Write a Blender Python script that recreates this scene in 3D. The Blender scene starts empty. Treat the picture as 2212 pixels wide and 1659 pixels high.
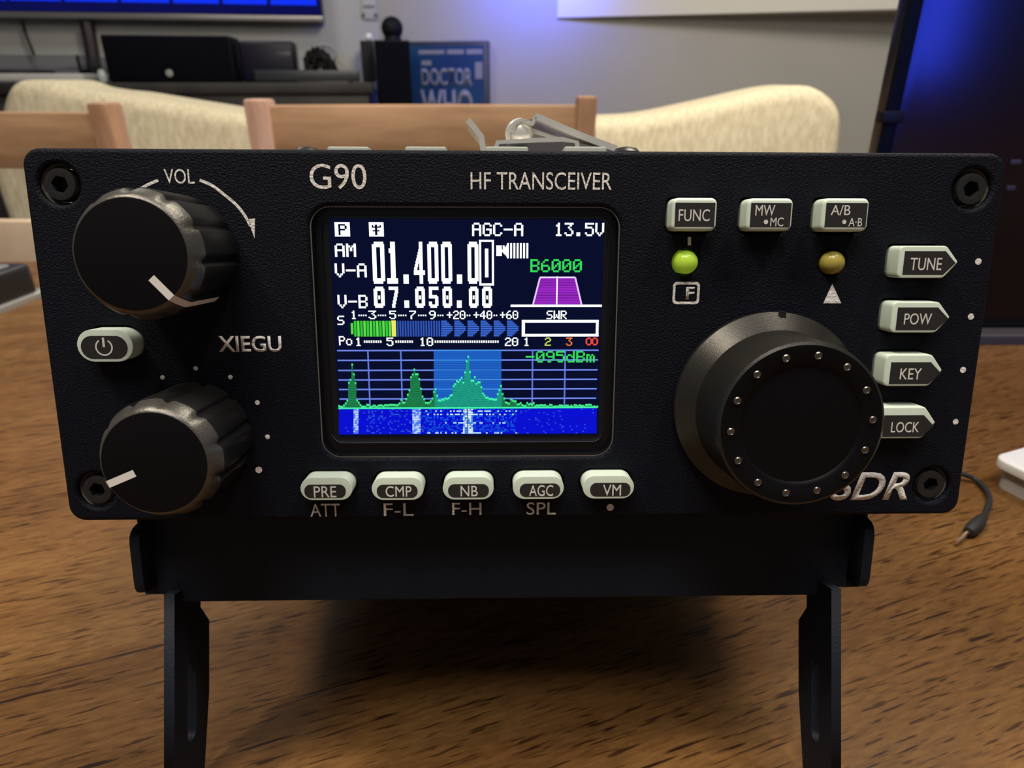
import bpy, bmesh, math, random
from mathutils import Vector, Matrix
C = bpy.context.scene.collection
SC = bpy.context.scene
random.seed(5)

# ------------------------------------------------------------------ camera
TABLE_Z = 0.75
CAM_Z = TABLE_Z + 0.10
F = 1475.0
PX, PY = 1106.0, 829.5
TILT = math.radians(24.0)
CAM = Vector((0, 0, CAM_Z))
RIGHT = Vector((1, 0, 0))
FWD = Vector((0, math.cos(TILT), -math.sin(TILT)))
UP = Vector((0, math.sin(TILT), math.cos(TILT)))
cam = bpy.data.cameras.new('camera')
cam.sensor_width = 36.0
cam.lens = F / 2212.0 * 36.0
cam.clip_start = 0.005
cam.clip_end = 50
cam.dof.use_dof = True
cam.dof.focus_distance = 0.084
cam.dof.aperture_fstop = 46
camo = bpy.data.objects.new('camera', cam)
camo.location = CAM
camo.rotation_euler = (math.radians(90) - TILT, 0, 0)
C.objects.link(camo)
SC.camera = camo

# ------------------------------------------------------------------ world, lamps, exposure
SC.view_settings.view_transform = 'Standard'
SC.view_settings.look = 'None'
SC.view_settings.gamma = 1.0
SC.view_settings.exposure = 0.0
W = bpy.data.worlds.new('world')
SC.world = W
W.use_nodes = True
W.node_tree.nodes['Background'].inputs[0].default_value = (0.92, 0.94, 1.0, 1)
W.node_tree.nodes['Background'].inputs[1].default_value = 0.10


def lamp(name, kind, loc, energy, color, size=0.1, target=None, size_y=None):
    l = bpy.data.lights.new(name, kind)
    l.energy = energy
    l.color = color
    if kind == 'AREA':
        l.size = size
        if size_y:
            l.shape = 'RECTANGLE'
            l.size_y = size_y
    else:
        l.shadow_soft_size = size
    o = bpy.data.objects.new(name, l)
    o.location = loc
    if target is not None:
        d = Vector(target) - Vector(loc)
        o.rotation_euler = d.to_track_quat('-Z', 'Y').to_euler()
    C.objects.link(o)
    return o


WARM = (1.0, 0.87, 0.70)
lamp('pendant_bulb_light', 'POINT', (-0.46, 0.02, CAM_Z + 0.95), 28.0, WARM, 0.08)
lamp('pendant_bulb_light', 'POINT', (0.42, 0.04, CAM_Z + 0.95), 19.0, (1.0, 0.88, 0.74), 0.08)
lamp('unseen_ceiling_light', 'AREA', (0.6, 1.0, 2.40), 46.0, (1.0, 0.90, 0.74), 0.8, (0.5, 2.0, 0.6))
lamp('unseen_ceiling_light', 'AREA', (-1.3, 2.4, 2.40), 11.0, (1.0, 0.95, 0.86), 0.5, (-1.3, 2.9, 0.6))  # second, unseen light added to brighten the left wall and console
lamp('blue_led_strip_light', 'AREA', (0.06, 3.30, 1.30), 4.2, (0.08, 0.12, 1.0), 0.40, (0.06, 3.75, 1.14), 0.05)
lamp('blue_reflection_light', 'AREA', (0.193, 0.13, CAM_Z + 0.026), 0.15, (0.03, 0.065, 1.0), 0.030, (0.193, 0.30, CAM_Z + 0.022), 0.085)  # unseen blue light added so its reflection shows in the glossy monitor
lamp('front_fill_light', 'AREA', (-0.1, -0.36, 2.2), 11.0, (1.0, 0.94, 0.88), 0.5, (0, 0.1, 0.8))  # unseen fill added to brighten the panel lettering


# ------------------------------------------------------------------ geometry helpers
def raydir(px, py):
    return RIGHT * ((px - PX) / F) + UP * ((PY - py) / F) + FWD


def at(px, py, y):
    d = raydir(px, py)
    return CAM + d * (y / d.y)


def onz(px, py, z):
    d = raydir(px, py)
    return CAM + d * ((z - CAM.z) / d.z)


def on_plane(px, py, p0, n):
    d = raydir(px, py)
    return CAM + d * ((p0 - CAM).dot(n) / d.dot(n))


# radio pose (local axes: u to the right, v up, w out of the front)
def cv(x, y, z):
    return RIGHT * x - UP * y + FWD * z


RU = cv(0.99969025, -0.00289028, 0.02471926)
RV = -cv(-0.00208058, 0.98005121, 0.19873426)
RW = -cv(-0.02480054, -0.19872413, 0.97974163)
RO = CAM + cv(0.00124450, -0.00513309, 0.08751426)
RM = Matrix(((RU.x, RV.x, RW.x, RO.x), (RU.y, RV.y, RW.y, RO.y), (RU.z, RV.z, RW.z, RO.z), (0, 0, 0, 1)))
RMI = RM.inverted()
PW, PH = 0.120, 0.0473663


def P(px, py, w=0.0):
    q = on_plane(px, py, RO + RW * w, RW)
    l = RMI @ q
    return Vector((l.x, l.y))


def empty(name, label, cat, M=None, group=None):
    o = bpy.data.objects.new(name, None)
    o.empty_display_size = 0.02
    C.objects.link(o)
    if M is not None:
        o.matrix_world = M
    tag(o, label, cat, group)
    return o


def tag(o, label=None, cat=None, group=None, kind=None):
    if label: o['label'] = label
    if cat: o['category'] = cat
    if group: o['group'] = group
    if kind: o['kind'] = kind
    return o


def link(name, me, mats, parent=None, smooth=True, angle=35):
    if not isinstance(mats, (list, tuple)):
        mats = [mats]
    for m in mats:
        me.materials.append(m)
    if smooth:
        for p in me.polygons:
            p.use_smooth = True
        me.set_sharp_from_angle(angle=math.radians(angle))
    o = bpy.data.objects.new(name, me)
    C.objects.link(o)
    if parent is not None:
        o.parent = parent
    return o


def obj(name, bm, mats, parent=None, smooth=True, angle=35):
    bmesh.ops.recalc_face_normals(bm, faces=bm.faces)
    me = bpy.data.meshes.new(name)
    bm.to_mesh(me)
    bm.free()
    return link(name, me, mats, parent, smooth, angle)


def prism(pts, w0, w1, bevel=0.0, seg=2, bm=None, mi=0, both=False, M=None):
    """outline pts (x,y) extruded from z=w0 to w1, rim at w1 (and w0) rounded"""
    b = bmesh.new()
    lo = [b.verts.new((p[0], p[1], w0)) for p in pts]
    hi = [b.verts.new((p[0], p[1], w1)) for p in pts]
    n = len(pts)
    ft = b.faces.new(hi)
    fb = b.faces.new(lo[::-1])
    for i in range(n):
        b.faces.new((lo[i], lo[(i + 1) % n], hi[(i + 1) % n], hi[i]))
    bmesh.ops.recalc_face_normals(b, faces=b.faces)
    if bevel > 0:
        es = list(ft.edges) + (list(fb.edges) if both else [])
        bmesh.ops.bevel(b, geom=es, offset=bevel, segments=seg, profile=0.5, affect='EDGES', clamp_overlap=True)
    for f in b.faces:
        f.material_index = mi
    if M is not None:
        b.transform(M)
    return merge(bm, b)


def merge(bm, b):
    if bm is None:
        return b
    me = bpy.data.meshes.new('tmp')
    b.to_mesh(me)
    b.free()
    bm.from_mesh(me)
    bpy.data.meshes.remove(me)
    return bm


def box(lo, hi, bevel=0.0, seg=2, bm=None, mi=0, M=None):
    b = bmesh.new()
    bmesh.ops.create_cube(b, size=1.0)
    lo, hi = Vector(lo), Vector(hi)
    for v in b.verts:
        v.co = Vector(((lo[i] + hi[i]) / 2 + v.co[i] * (hi[i] - lo[i])) for i in range(3)) if False else Vector(
            [(lo[i] + hi[i]) / 2 + v.co[i] * (hi[i] - lo[i]) for i in range(3)])
    if bevel > 0:
        bmesh.ops.bevel(b, geom=list(b.edges), offset=bevel, segments=seg, profile=0.5, affect='EDGES', clamp_overlap=True)
    for f in b.faces:
        f.material_index = mi
    if M is not None:
        b.transform(M)
    return merge(bm, b)


def rrect(x0, y0, x1, y1, r, n=9):
    if x0 > x1: x0, x1 = x1, x0
    if y0 > y1: y0, y1 = y1, y0
    r = min(r, (x1 - x0) / 2 * 0.999, (y1 - y0) / 2 * 0.999)
    pts = []
    for cx, cy, a in ((x1 - r, y1 - r, 0), (x0 + r, y1 - r, 90), (x0 + r, y0 + r, 180), (x1 - r, y0 + r, 270)):
        for i in range(n + 1):
            t = math.radians(a + 90 * i / n)
            pts.append((cx + r * math.cos(t), cy + r * math.sin(t)))
    return pts


def round_poly(pts, r, n=4):
    out = []
    m = len(pts)
    for i in range(m):
        p = Vector(pts[i]).to_2d(); a = Vector(pts[i - 1]).to_2d(); b = Vector(pts[(i + 1) % m]).to_2d()
        da, db = (a - p), (b - p)
        ra = min(r, da.length * 0.45, db.length * 0.45)
        pa, pb = p + da.normalized() * ra, p + db.normalized() * ra
        for k in range(n + 1):
            t = k / n
            out.append(tuple((1 - t) ** 2 * pa + 2 * t * (1 - t) * p + t * t * pb))
    return out


def circle(cx, cy, r, n=32):
    return [(cx + r * math.cos(2 * math.pi * i / n), cy + r * math.sin(2 * math.pi * i / n)) for i in range(n)]


def lathe(prof, n=64, centre=(0, 0), fl=None, bm=None, mi=0, M=None):
    """profile of (r, w) from bottom to top, revolved about local w; fl(angle, w) scales r"""
    b = bmesh.new()
    rings = []
    for r, w in prof:
        ring = []
        for i in range(n):
            a = 2 * math.pi * i / n
            k = fl(a, w, r) if fl else 1.0
            ring.append(b.verts.new((centre[0] + r * k * math.cos(a), centre[1] + r * k * math.sin(a), w)))
        rings.append(ring)
    for j in range(len(rings) - 1):
        for i in range(n):
            b.faces.new((rings[j][i], rings[j][(i + 1) % n], rings[j + 1][(i + 1) % n], rings[j + 1][i]))
    b.faces.new(rings[-1])
    b.faces.new(rings[0][::-1])
    for f in b.faces:
        f.material_index = mi
    if M is not None:
        b.transform(M)
    return merge(bm, b)


def tube(pts, r, n=10, bm=None, mi=0, cap=True):
    b = bmesh.new()
    pts = [Vector(p) for p in pts]
    rings = []
    for i, p in enumerate(pts):
        t = (pts[min(i + 1, len(pts) - 1)] - pts[max(i - 1, 0)]).normalized()
        s = t.cross(Vector((0, 0, 1)))
        if s.length < 1e-4: s = t.cross(Vector((0, 1, 0)))
        s.normalize()
        q = s.cross(t).normalized()
        rr = r[i] if isinstance(r, (list, tuple)) else r
        rings.append([b.verts.new(p + s * rr * math.cos(2 * math.pi * k / n) + q * rr * math.sin(2 * math.pi * k / n)) for k in range(n)])
    for j in range(len(rings) - 1):
        for k in range(n):
            b.faces.new((rings[j][k], rings[j][(k + 1) % n], rings[j + 1][(k + 1) % n], rings[j + 1][k]))
    if cap:
        b.faces.new(rings[0][::-1]); b.faces.new(rings[-1])
    for f in b.faces:
        f.material_index = mi
    return merge(bm, b)


def flat(pts, w, bm=None, mi=0):
    b = bmesh.new()
    b.faces.new([b.verts.new((p[0], p[1], w)) for p in pts])
    for f in b.faces: f.material_index = mi
    return merge(bm, b)


def spline(ctrl, n=8):
    ctrl = [Vector(c) for c in ctrl]
    out = []
    for i in range(len(ctrl) - 1):
        p0, p1, p2, p3 = ctrl[max(i - 1, 0)], ctrl[i], ctrl[i + 1], ctrl[min(i + 2, len(ctrl) - 1)]
        for k in range(n):
            t = k / n
            out.append(0.5 * ((2 * p1) + (p2 - p0) * t + (2 * p0 - 5 * p1 + 4 * p2 - p3) * t * t + (3 * p1 - p0 - 3 * p2 + p3) * t ** 3))
    out.append(ctrl[-1])
    return out


# ------------------------------------------------------------------ materials
def mat(name, color, rough=0.5, metal=0.0, spec=0.5, emit=None, estr=0.0):
    m = bpy.data.materials.new(name)
    m.use_nodes = True
    b = m.node_tree.nodes['Principled BSDF']
    b.inputs['Base Color'].default_value = (*color, 1)
    b.inputs['Roughness'].default_value = rough
    b.inputs['Metallic'].default_value = metal
    b.inputs['Specular IOR Level'].default_value = spec
    if emit:
        b.inputs['Emission Color'].default_value = (*emit, 1)
        b.inputs['Emission Strength'].default_value = estr
    return m


def add_bump(m, scale, strength, dist, detail=2.0, coord='Object'):
    nt = m.node_tree
    b = nt.nodes['Principled BSDF']
    tc = nt.nodes.new('ShaderNodeTexCoord')
    nz = nt.nodes.new('ShaderNodeTexNoise')
    nz.inputs['Scale'].default_value = scale
    nz.inputs['Detail'].default_value = detail
    bp = nt.nodes.new('ShaderNodeBump')
    bp.inputs['Strength'].default_value = strength
    bp.inputs['Distance'].default_value = dist
    nt.links.new(tc.outputs[coord], nz.inputs['Vector'])
    nt.links.new(nz.outputs['Fac'], bp.inputs['Height'])
    nt.links.new(bp.outputs['Normal'], b.inputs['Normal'])
    return m


def mottled(name, c0, c1, scale, rough=0.6, stretch=(1, 1, 1), rot=0.0, lo=0.35, hi=0.65, detail=4.0, bump=0.0):
    m = mat(name, c0, rough)
    nt = m.node_tree
    b = nt.nodes['Principled BSDF']
    tc = nt.nodes.new('ShaderNodeTexCoord')
    mp = nt.nodes.new('ShaderNodeMapping')
    mp.inputs['Scale'].default_value = stretch
    mp.inputs['Rotation'].default_value = (0, 0, rot)
    nz = nt.nodes.new('ShaderNodeTexNoise')
    nz.inputs['Scale'].default_value = scale
    nz.inputs['Detail'].default_value = detail
    cr = nt.nodes.new('ShaderNodeValToRGB')
    cr.color_ramp.elements[0].position = lo
    cr.color_ramp.elements[0].color = (*c0, 1)
    cr.color_ramp.elements[1].position = hi
    cr.color_ramp.elements[1].color = (*c1, 1)
    L = nt.links.new
    L(tc.outputs['Object'], mp.inputs['Vector']); L(mp.outputs['Vector'], nz.inputs['Vector'])
    L(nz.outputs['Fac'], cr.inputs['Fac']); L(cr.outputs['Color'], b.inputs['Base Color'])
    if bump:
        bp = nt.nodes.new('ShaderNodeBump')
        bp.inputs['Strength'].default_value = bump
        bp.inputs['Distance'].default_value = 0.002
        L(nz.outputs['Fac'], bp.inputs['Height']); L(bp.outputs['Normal'], b.inputs['Normal'])
    return m


def speckle_bump_black(name, color, rough, scale, strength):
    return add_bump(mat(name, color, rough, 0.0, 0.5), scale, strength, 0.0002, 3.0)


M_PANEL = speckle_bump_black('textured_black_metal', (0.0040, 0.0054, 0.0110), 0.55, 4200.0, 0.9)
M_PANEL.node_tree.nodes['Principled BSDF'].inputs['Specular IOR Level'].default_value = 0.12
M_BODY = speckle_bump_black('black_case_metal', (0.010, 0.010, 0.012), 0.5, 2000.0, 0.4)
M_KNOB = add_bump(mat('black_knob_plastic', (0.0085, 0.0085, 0.009), 0.36), 5000, 0.25, 0.0001)
M_KNOBFACE = mat('black_knob_face', (0.0040, 0.0040, 0.0050), 0.6, 0, 0.1)
M_TUNE = add_bump(mat('satin_black_metal', (0.044, 0.043, 0.039), 0.36, 0.7), 6000, 0.2, 0.0001)
M_TUNEFACE = mat('tuning_knob_face', (0.004, 0.004, 0.005), 0.45, 0, 0.12)
M_DIMPLE = mat('dimple_metal', (0.20, 0.19, 0.17), 0.25, 0.9)
M_TEXT = add_bump(mat('pale_print', (0.80, 0.78, 0.74), 0.6), 3000, 0.7, 0.0002)
M_KEY = mat('pale_key_rubber', (0.68, 0.80, 0.68), 0.5)
M_TOPKEY = mat('grey_green_key', (0.36, 0.39, 0.35), 0.5)
M_KEYL = mat('dark_key_label', (0.020, 0.020, 0.020), 0.5)
M_KEYT = mat('key_letter_print', (0.72, 0.72, 0.68), 0.6)
M_SCREW = mat('black_screw_metal', (0.018, 0.018, 0.018), 0.34, 0.0)
M_RECESS = mat('recess_bare_metal', (0.26, 0.24, 0.20), 0.4, 0.4)
M_HOLE = mat('dark_hole', (0.003, 0.003, 0.003), 0.6)
M_BEZEL = mat('screen_bezel_black', (0.004, 0.004, 0.006), 0.35)
M_WHITEMARK = mat('white_mark_paint', (0.82, 0.80, 0.76), 0.5)
M_STAND = speckle_bump_black('stand_powder_coat', (0.0105, 0.0145, 0.0225), 0.55, 2600.0, 0.35)
M_STAND.node_tree.nodes['Principled BSDF'].inputs['Specular IOR Level'].default_value = 0.14
M_CHROME = mat('polished_steel', (0.86, 0.84, 0.78), 0.25, 0.5)
M_LED_ON = mat('green_led', (0.42, 0.62, 0.06), 0.25, emit=(0.35, 0.62, 0.03), estr=0.22)
M_LED_OFF = mat('amber_led', (0.40, 0.34, 0.07), 0.22)
M_WHITEPL = mat('white_plastic', (0.72, 0.72, 0.68), 0.45)
M_BLACKPL = mat('black_plastic', (0.005, 0.005, 0.006), 0.55, 0, 0.2)
M_GLOSSBLK = mat('gloss_black', (0.002, 0.002, 0.003), 0.24, 0, 0.5)
M_RUBBER = mat('black_rubber', (0.012, 0.012, 0.012), 0.6)
M_COPPER = mat('tinned_copper', (0.75, 0.60, 0.42), 0.3, 1.0)
M_ALU = mat('brushed_silver', (0.46, 0.46, 0.44), 0.4, 0.6)
M_SILVER = mat('silver_plastic', (0.50, 0.50, 0.48), 0.4)

# wood of the table: long grain with short dark pores
GR = math.atan2(1.09, 2.91)


def table_wood():
    m = mat('dark_walnut_table', (0.3, 0.12, 0.04), 0.42, 0, 0.24)
    nt = m.node_tree
    b = nt.nodes['Principled BSDF']
    L = nt.links.new
    tc = nt.nodes.new('ShaderNodeTexCoord')
    vr = nt.nodes.new('ShaderNodeVectorRotate')
    vr.rotation_type = 'Z_AXIS'
    vr.inputs['Angle'].default_value = -GR
    L(tc.outputs['Object'], vr.inputs['Vector'])

    def noise(sx, sy, detail, rough=0.5):
        mp = nt.nodes.new('ShaderNodeMapping')
        mp.inputs['Scale'].default_value = (sx, sy, 1)
        nz = nt.nodes.new('ShaderNodeTexNoise')
        nz.inputs['Scale'].default_value = 1.0
        nz.inputs['Detail'].default_value = detail
        nz.inputs['Roughness'].default_value = rough
        L(vr.outputs['Vector'], mp.inputs['Vector'])
        L(mp.outputs['Vector'], nz.inputs['Vector'])
        return nz.outputs['Fac']

    def ramp(fac, stops):
        cr = nt.nodes.new('ShaderNodeValToRGB')
        e = cr.color_ramp.elements
        while len(e) < len(stops): e.new(0.5)
        for k, (p, c) in enumerate(stops):
            e[k].position = p
            e[k].color = (*c, 1)
        L(fac, cr.inputs['Fac'])
        return cr.outputs['Color']

    def mul(a, bb, fac=1.0):
        mx = nt.nodes.new('ShaderNodeMix')
        mx.data_type = 'RGBA'
        mx.blend_type = 'MULTIPLY'
        mx.inputs['Factor'].default_value = fac
        L(a, mx.inputs[6]); L(bb, mx.inputs[7])
        return mx.outputs[2]

    base = ramp(noise(11, 80, 5), [(0.28, (0.124, 0.056, 0.0155)), (0.52, (0.166, 0.080, 0.0235)), (0.74, (0.205, 0.105, 0.033))])
    fine = ramp(noise(220, 1100, 4, 0.7), [(0.32, (0.58, 0.54, 0.50)), (0.62, (1, 1, 1))])
    pores = ramp(noise(70, 1050, 2), [(0.30, (0.16, 0.12, 0.10)), (0.37, (1, 1, 1))])
    pores2 = ramp(noise(150, 1500, 2), [(0.33, (0.32, 0.27, 0.23)), (0.41, (1, 1, 1))])
    col = mul(mul(mul(base, fine), pores), pores2)
    L(col, b.inputs['Base Color'])
    return m


M_TABLE = table_wood()
M_CHAIR = mottled('brown_oak', (0.30, 0.165, 0.082), (0.46, 0.275, 0.15), 7.0, 0.5, (1, 1, 7))
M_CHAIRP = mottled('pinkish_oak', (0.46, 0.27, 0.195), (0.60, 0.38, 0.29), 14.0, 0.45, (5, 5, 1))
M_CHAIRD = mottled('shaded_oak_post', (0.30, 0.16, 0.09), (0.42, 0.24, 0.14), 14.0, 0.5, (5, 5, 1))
M_SOFA = mottled('cream_woven_fabric', (0.58, 0.51, 0.35), (0.74, 0.67, 0.49), 60.0, 0.9, (2, 2, 0.7), bump=0.5)
M_PAD = mottled('beige_seat_fabric', (0.60, 0.46, 0.32), (0.70, 0.56, 0.40), 20.0, 0.9)
M_CONSOLE = mottled('dark_brown_wood', (0.011, 0.009, 0.009), (0.024, 0.020, 0.019), 6.0, 0.6, (1, 1, 9))
M_WALL = mottled('grey_white_wall_paint', (0.37, 0.365, 0.35), (0.39, 0.385, 0.37), 3.0, 0.9)
M_WALL2 = mottled('pale_wall_paint', (0.40, 0.41, 0.40), (0.43, 0.44, 0.42), 3.0, 0.9)
M_FLOOR = mottled('wooden_floor', (0.10, 0.06, 0.035), (0.16, 0.10, 0.06), 5.0, 0.5, (1, 8, 1))
M_SPEAKER = mat('speaker_black', (0.0025, 0.003, 0.006), 0.6, 0, 0.2)
M_SPEAKSIDE = mat('speaker_dark_veneer', (0.020, 0.019, 0.024), 0.5)
M_PRINT = mat('poster_grey_print', (0.21, 0.22, 0.27), 0.6)


def thin_glass(name, tint=(1, 1, 1), gloss=0.05, rough=0.05, clear=1.0):
    m = bpy.data.materials.new(name)
    m.use_nodes = True
    nt = m.node_tree
    nt.nodes.clear()
    out = nt.nodes.new('ShaderNodeOutputMaterial')
    tr = nt.nodes.new('ShaderNodeBsdfTransparent')
    tr.inputs[0].default_value = (*[t * clear for t in tint], 1)
    gl = nt.nodes.new('ShaderNodeBsdfGlossy')
    gl.inputs['Roughness'].default_value = rough
    mx = nt.nodes.new('ShaderNodeMixShader')
    mx.inputs[0].default_value = gloss
    nt.links.new(tr.outputs[0], mx.inputs[1]); nt.links.new(gl.outputs[0], mx.inputs[2])
    nt.links.new(mx.outputs[0], out.inputs[0])
    return m


M_GLASS = thin_glass('screen_cover_glass', gloss=0.015, rough=0.08)
M_LID = thin_glass('smoked_clear_lid', (0.72, 0.72, 0.76), gloss=0.08, rough=0.1)


def emissive_attr(name, strength):
    m = bpy.data.materials.new(name)
    m.use_nodes = True
    nt = m.node_tree
    nt.nodes.clear()
    out = nt.nodes.new('ShaderNodeOutputMaterial')
    em = nt.nodes.new('ShaderNodeEmission')
    at_ = nt.nodes.new('ShaderNodeAttribute')
    at_.attribute_name = 'pixel_colour'
    em.inputs['Strength'].default_value = strength
    nt.links.new(at_.outputs['Color'], em.inputs['Color'])
    nt.links.new(em.outputs[0], out.inputs[0])
    return m


M_LCD = emissive_attr('lit_lcd_pixels', 1.15)
M_TV = emissive_attr('lit_tv_pixels', 1.0)

# ------------------------------------------------------------------ lettering
BFONT = None


def text_mesh(s, target, bold=0.0, shear=0.0, extrude=0.00003):
    """string fitted into target (x0,y0,x1,y1) in local coordinates -> bmesh lying at z=0"""
    cu = bpy.data.curves.new('lettering', 'FONT')
    cu.body = s
    cu.size = 1.0
    cu.shear = shear
    cu.offset = bold
    cu.resolution_u = 4
    o = bpy.data.objects.new('lettering', cu)
    C.objects.link(o)
    dg = bpy.context.evaluated_depsgraph_get()
    dg.update()
    me = bpy.data.meshes.new_from_object(o.evaluated_get(dg))
    bpy.data.objects.remove(o)
    bpy.data.curves.remove(cu)
    xs = [v.co.x for v in me.vertices]; ys = [v.co.y for v in me.vertices]
    x0, x1, y0, y1 = min(xs), max(xs), min(ys), max(ys)
    tx0, ty0, tx1, ty1 = target
    sx, sy = (tx1 - tx0) / (x1 - x0), (ty1 - ty0) / (y1 - y0)
    for v in me.vertices:
        v.co.x = tx0 + (v.co.x - x0) * sx
        v.co.y = ty0 + (v.co.y - y0) * sy
        v.co.z = 0
    b = bmesh.new()
    b.from_mesh(me)
    bpy.data.meshes.remove(me)
    if extrude:
        r = bmesh.ops.extrude_face_region(b, geom=list(b.faces))
        for v in [g for g in r['geom'] if isinstance(g, bmesh.types.BMVert)]:
            v.co.z += extrude
    return b


def prect(x0, y0, x1, y1, w):
    """photo rectangle -> local rectangle on the radio front at height w"""
    a, b = P(x0, (y0 + y1) / 2, w), P(x1, (y0 + y1) / 2, w)
    t, d = P((x0 + x1) / 2, y0, w), P((x0 + x1) / 2, y1, w)
    return (a.x, d.y, b.x, t.y)


# ------------------------------------------------------------------ setting: room
def quad_slab(name, a, b, z0, z1, thick, m):
    """wall from point a to b (plan), facing the camera, with real thickness behind it"""
    a, b = Vector((a[0], a[1], 0)), Vector((b[0], b[1], 0))
    d = (b - a).normalized()
    n = Vector((-d.y, d.x, 0))  # away from camera
    bm = bmesh.new()
    pts = [a, b, b + n * thick, a + n * thick]
    lo = [bm.verts.new((p.x, p.y, z0)) for p in pts]
    hi = [bm.verts.new((p.x, p.y, z1)) for p in pts]
    bm.faces.new(hi); bm.faces.new(lo[::-1])
    for i in range(4):
        bm.faces.new((lo[i], lo[(i + 1) % 4], hi[(i + 1) % 4], hi[i]))
    o = obj(name, bm, m, smooth=False)
    tag(o, kind='structure')
    return o


CORNER = at(826, 173, 3.72)
DL = Vector((math.cos(math.radians(10)), math.sin(math.radians(10)), 0))     # along the left wall, to the right
NL = Vector((DL.y, -DL.x, 0))                                              # out of the left wall, to the camera
DR = Vector((math.cos(math.radians(-12)), math.sin(math.radians(-12)), 0))
NR = Vector((DR.y, -DR.x, 0))
aL = CORNER - DL * 3.2
bR = CORNER + DR * 4.6
quad_slab('wall_left', aL, CORNER, 0, 2.5, 0.1, M_WALL2)
quad_slab('wall_back', CORNER, bR, 0, 2.5, 0.1, M_WALL)
fl = obj('floor', box((-4.2, -1.6, -0.06), (4.2, 4.2, 0)), M_FLOOR, smooth=False)
tag(fl, kind='structure')


def on_left(px, py, out):   # point of the picture on the plane 'out' metres off the left wall
    return on_plane(px, py, CORNER + NL * out, NL)


def on_right(px, py, out):
    return on_plane(px, py, CORNER + NR * out, NR)


LM = Matrix(((DL.x, 0, NL.x, CORNER.x), (DL.y, 0, NL.y, CORNER.y), (0, 1, 0, 0), (0, 0, 0, 1)))  # local x along wall, y up, z out
LMI = LM.inverted()
RWM = Matrix(((DR.x, 0, NR.x, CORNER.x), (DR.y, 0, NR.y, CORNER.y), (0, 1, 0, 0), (0, 0, 0, 1)))
RWMI = RWM.inverted()


def ll(px, py, out):
    q = LMI @ on_left(px, py, out)
    return Vector((q.x, q.y))


def lr(px, py, out):
    q = RWMI @ on_right(px, py, out)
    return Vector((q.x, q.y))


# ------------------------------------------------------------------ table
tb = empty('dining_table', 'brown wood grain dining table the radio stands on', 'table', Matrix.Translation((0, 0, 0)))
TX0, TX1, TY0, TY1 = -0.95, 0.95, -0.55, 0.41
obj('tabletop', prism(rrect(TX0, TY0, TX1, TY1, 0.04), TABLE_Z - 0.03, TABLE_Z, 0.004, 3, both=True), M_TABLE, tb)
for sx in (TX0 + 0.07, TX1 - 0.07):
    for sy in (TY0 + 0.07, TY1 - 0.07):
        obj('leg', box((sx - 0.03, sy - 0.03, 0), (sx + 0.03, sy + 0.03, TABLE_Z - 0.031), 0.004), M_CHAIRD, tb)

# ------------------------------------------------------------------ radio
radio = empty('radio_transceiver', 'black desktop radio with lit colour screen and three black knobs, propped on folding stand', 'radio', RM)

# front panel: plate with holes cut for the screen, the screws, the keys and the lamps
HH, HW = PH / 2, PW / 2
holes = []


def face_pts_rect(x0, y0, x1, y1, w, r):
    t = prect(x0, y0, x1, y1, w)
    return rrect(t[0], t[1], t[2], t[3], r)


SL, ST, SR, SB = P(680, 700).x, P(1010, 446).y, P(1333, 700).x, P(1010, 988).y
holes.append(rrect(SL, SB, SR, ST, 0.0026))
screws_px = [(126.5, 398, 45), (2101, 408, 42), (208, 1060, 40), (2012.6, 1048, 42)]
screws = [P(x, y) for x, y, r in screws_px]
for s in screws:
    holes.append(circle(s.x, s.y, 0.00245, 36))

KEYS = []   # outline, height, label outline, list of texts


def grow(pts, d):
    cx = sum(p[0] for p in pts) / len(pts); cy = sum(p[1] for p in pts) / len(pts)
    x0 = min(p[0] for p in pts); x1 = max(p[0] for p in pts); y0 = min(p[1] for p in pts); y1 = max(p[1] for p in pts)
    kx, ky = 1 + 2 * d / (x1 - x0), 1 + 2 * d / (y1 - y0)
    return [((p[0] - cx) * kx + cx, (p[1] - cy) * ky + cy) for p in pts]


KH = 0.0022
# square keys
for (fx0, fy0, fx1, fy1), (lx0, ly0, lx1, ly1), texts, lab in (
        ((1452, 427, 1549, 499), (1458, 438, 1544, 490), [('FUNC', 1466, 452, 1533, 478)], 'pale key marked FUNC'),
        ((1614, 428, 1713, 499), (1621, 438.5, 1708, 491), [('MW', 1632, 443, 1674, 466), ('MC', 1664, 470, 1692, 489), ('.', 1649.5, 475, 1659, 484)], 'pale key marked MW and MC'),
        ((1776, 428, 1877, 500), (1783, 438.5, 1872, 491), [('A/B', 1795, 443, 1837, 465), ('A·B', 1833, 471, 1862, 489), ('.', 1819, 475, 1828, 484)], 'pale key marked A/B')):
    KEYS.append((face_pts_rect(fx0, fy0, fx1, fy1, KH, 0.00075), face_pts_rect(lx0, ly0, lx1, ly1, KH, 0.00004), texts, lab))


# arrow keys
def arrow(x0, y0, y1, xs, xt, yt, r):
    a = [P(x0, y0, KH), P(xs, y0, KH), P(xt, yt, KH), P(xs - 4, y1, KH), P(x0, y1, KH)]
    xl = (a[0].x + a[4].x) / 2
    xsx = (a[1].x + a[3].x) / 2
    yt_, yb = (a[0].y + a[1].y) / 2, (a[3].y + a[4].y) / 2
    pts = [(xl, yt_), (xsx, yt_), (a[2].x, (yt_ + yb) / 2), (xsx, yb), (xl, yb)]
    if not r: return pts
    out = []
    for i, rad in enumerate((r, 0.0004, 0.00018, 0.0004, r)):
        m = round_poly(pts, rad)
        out += m[i * 5:i * 5 + 5]
    return out


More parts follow.
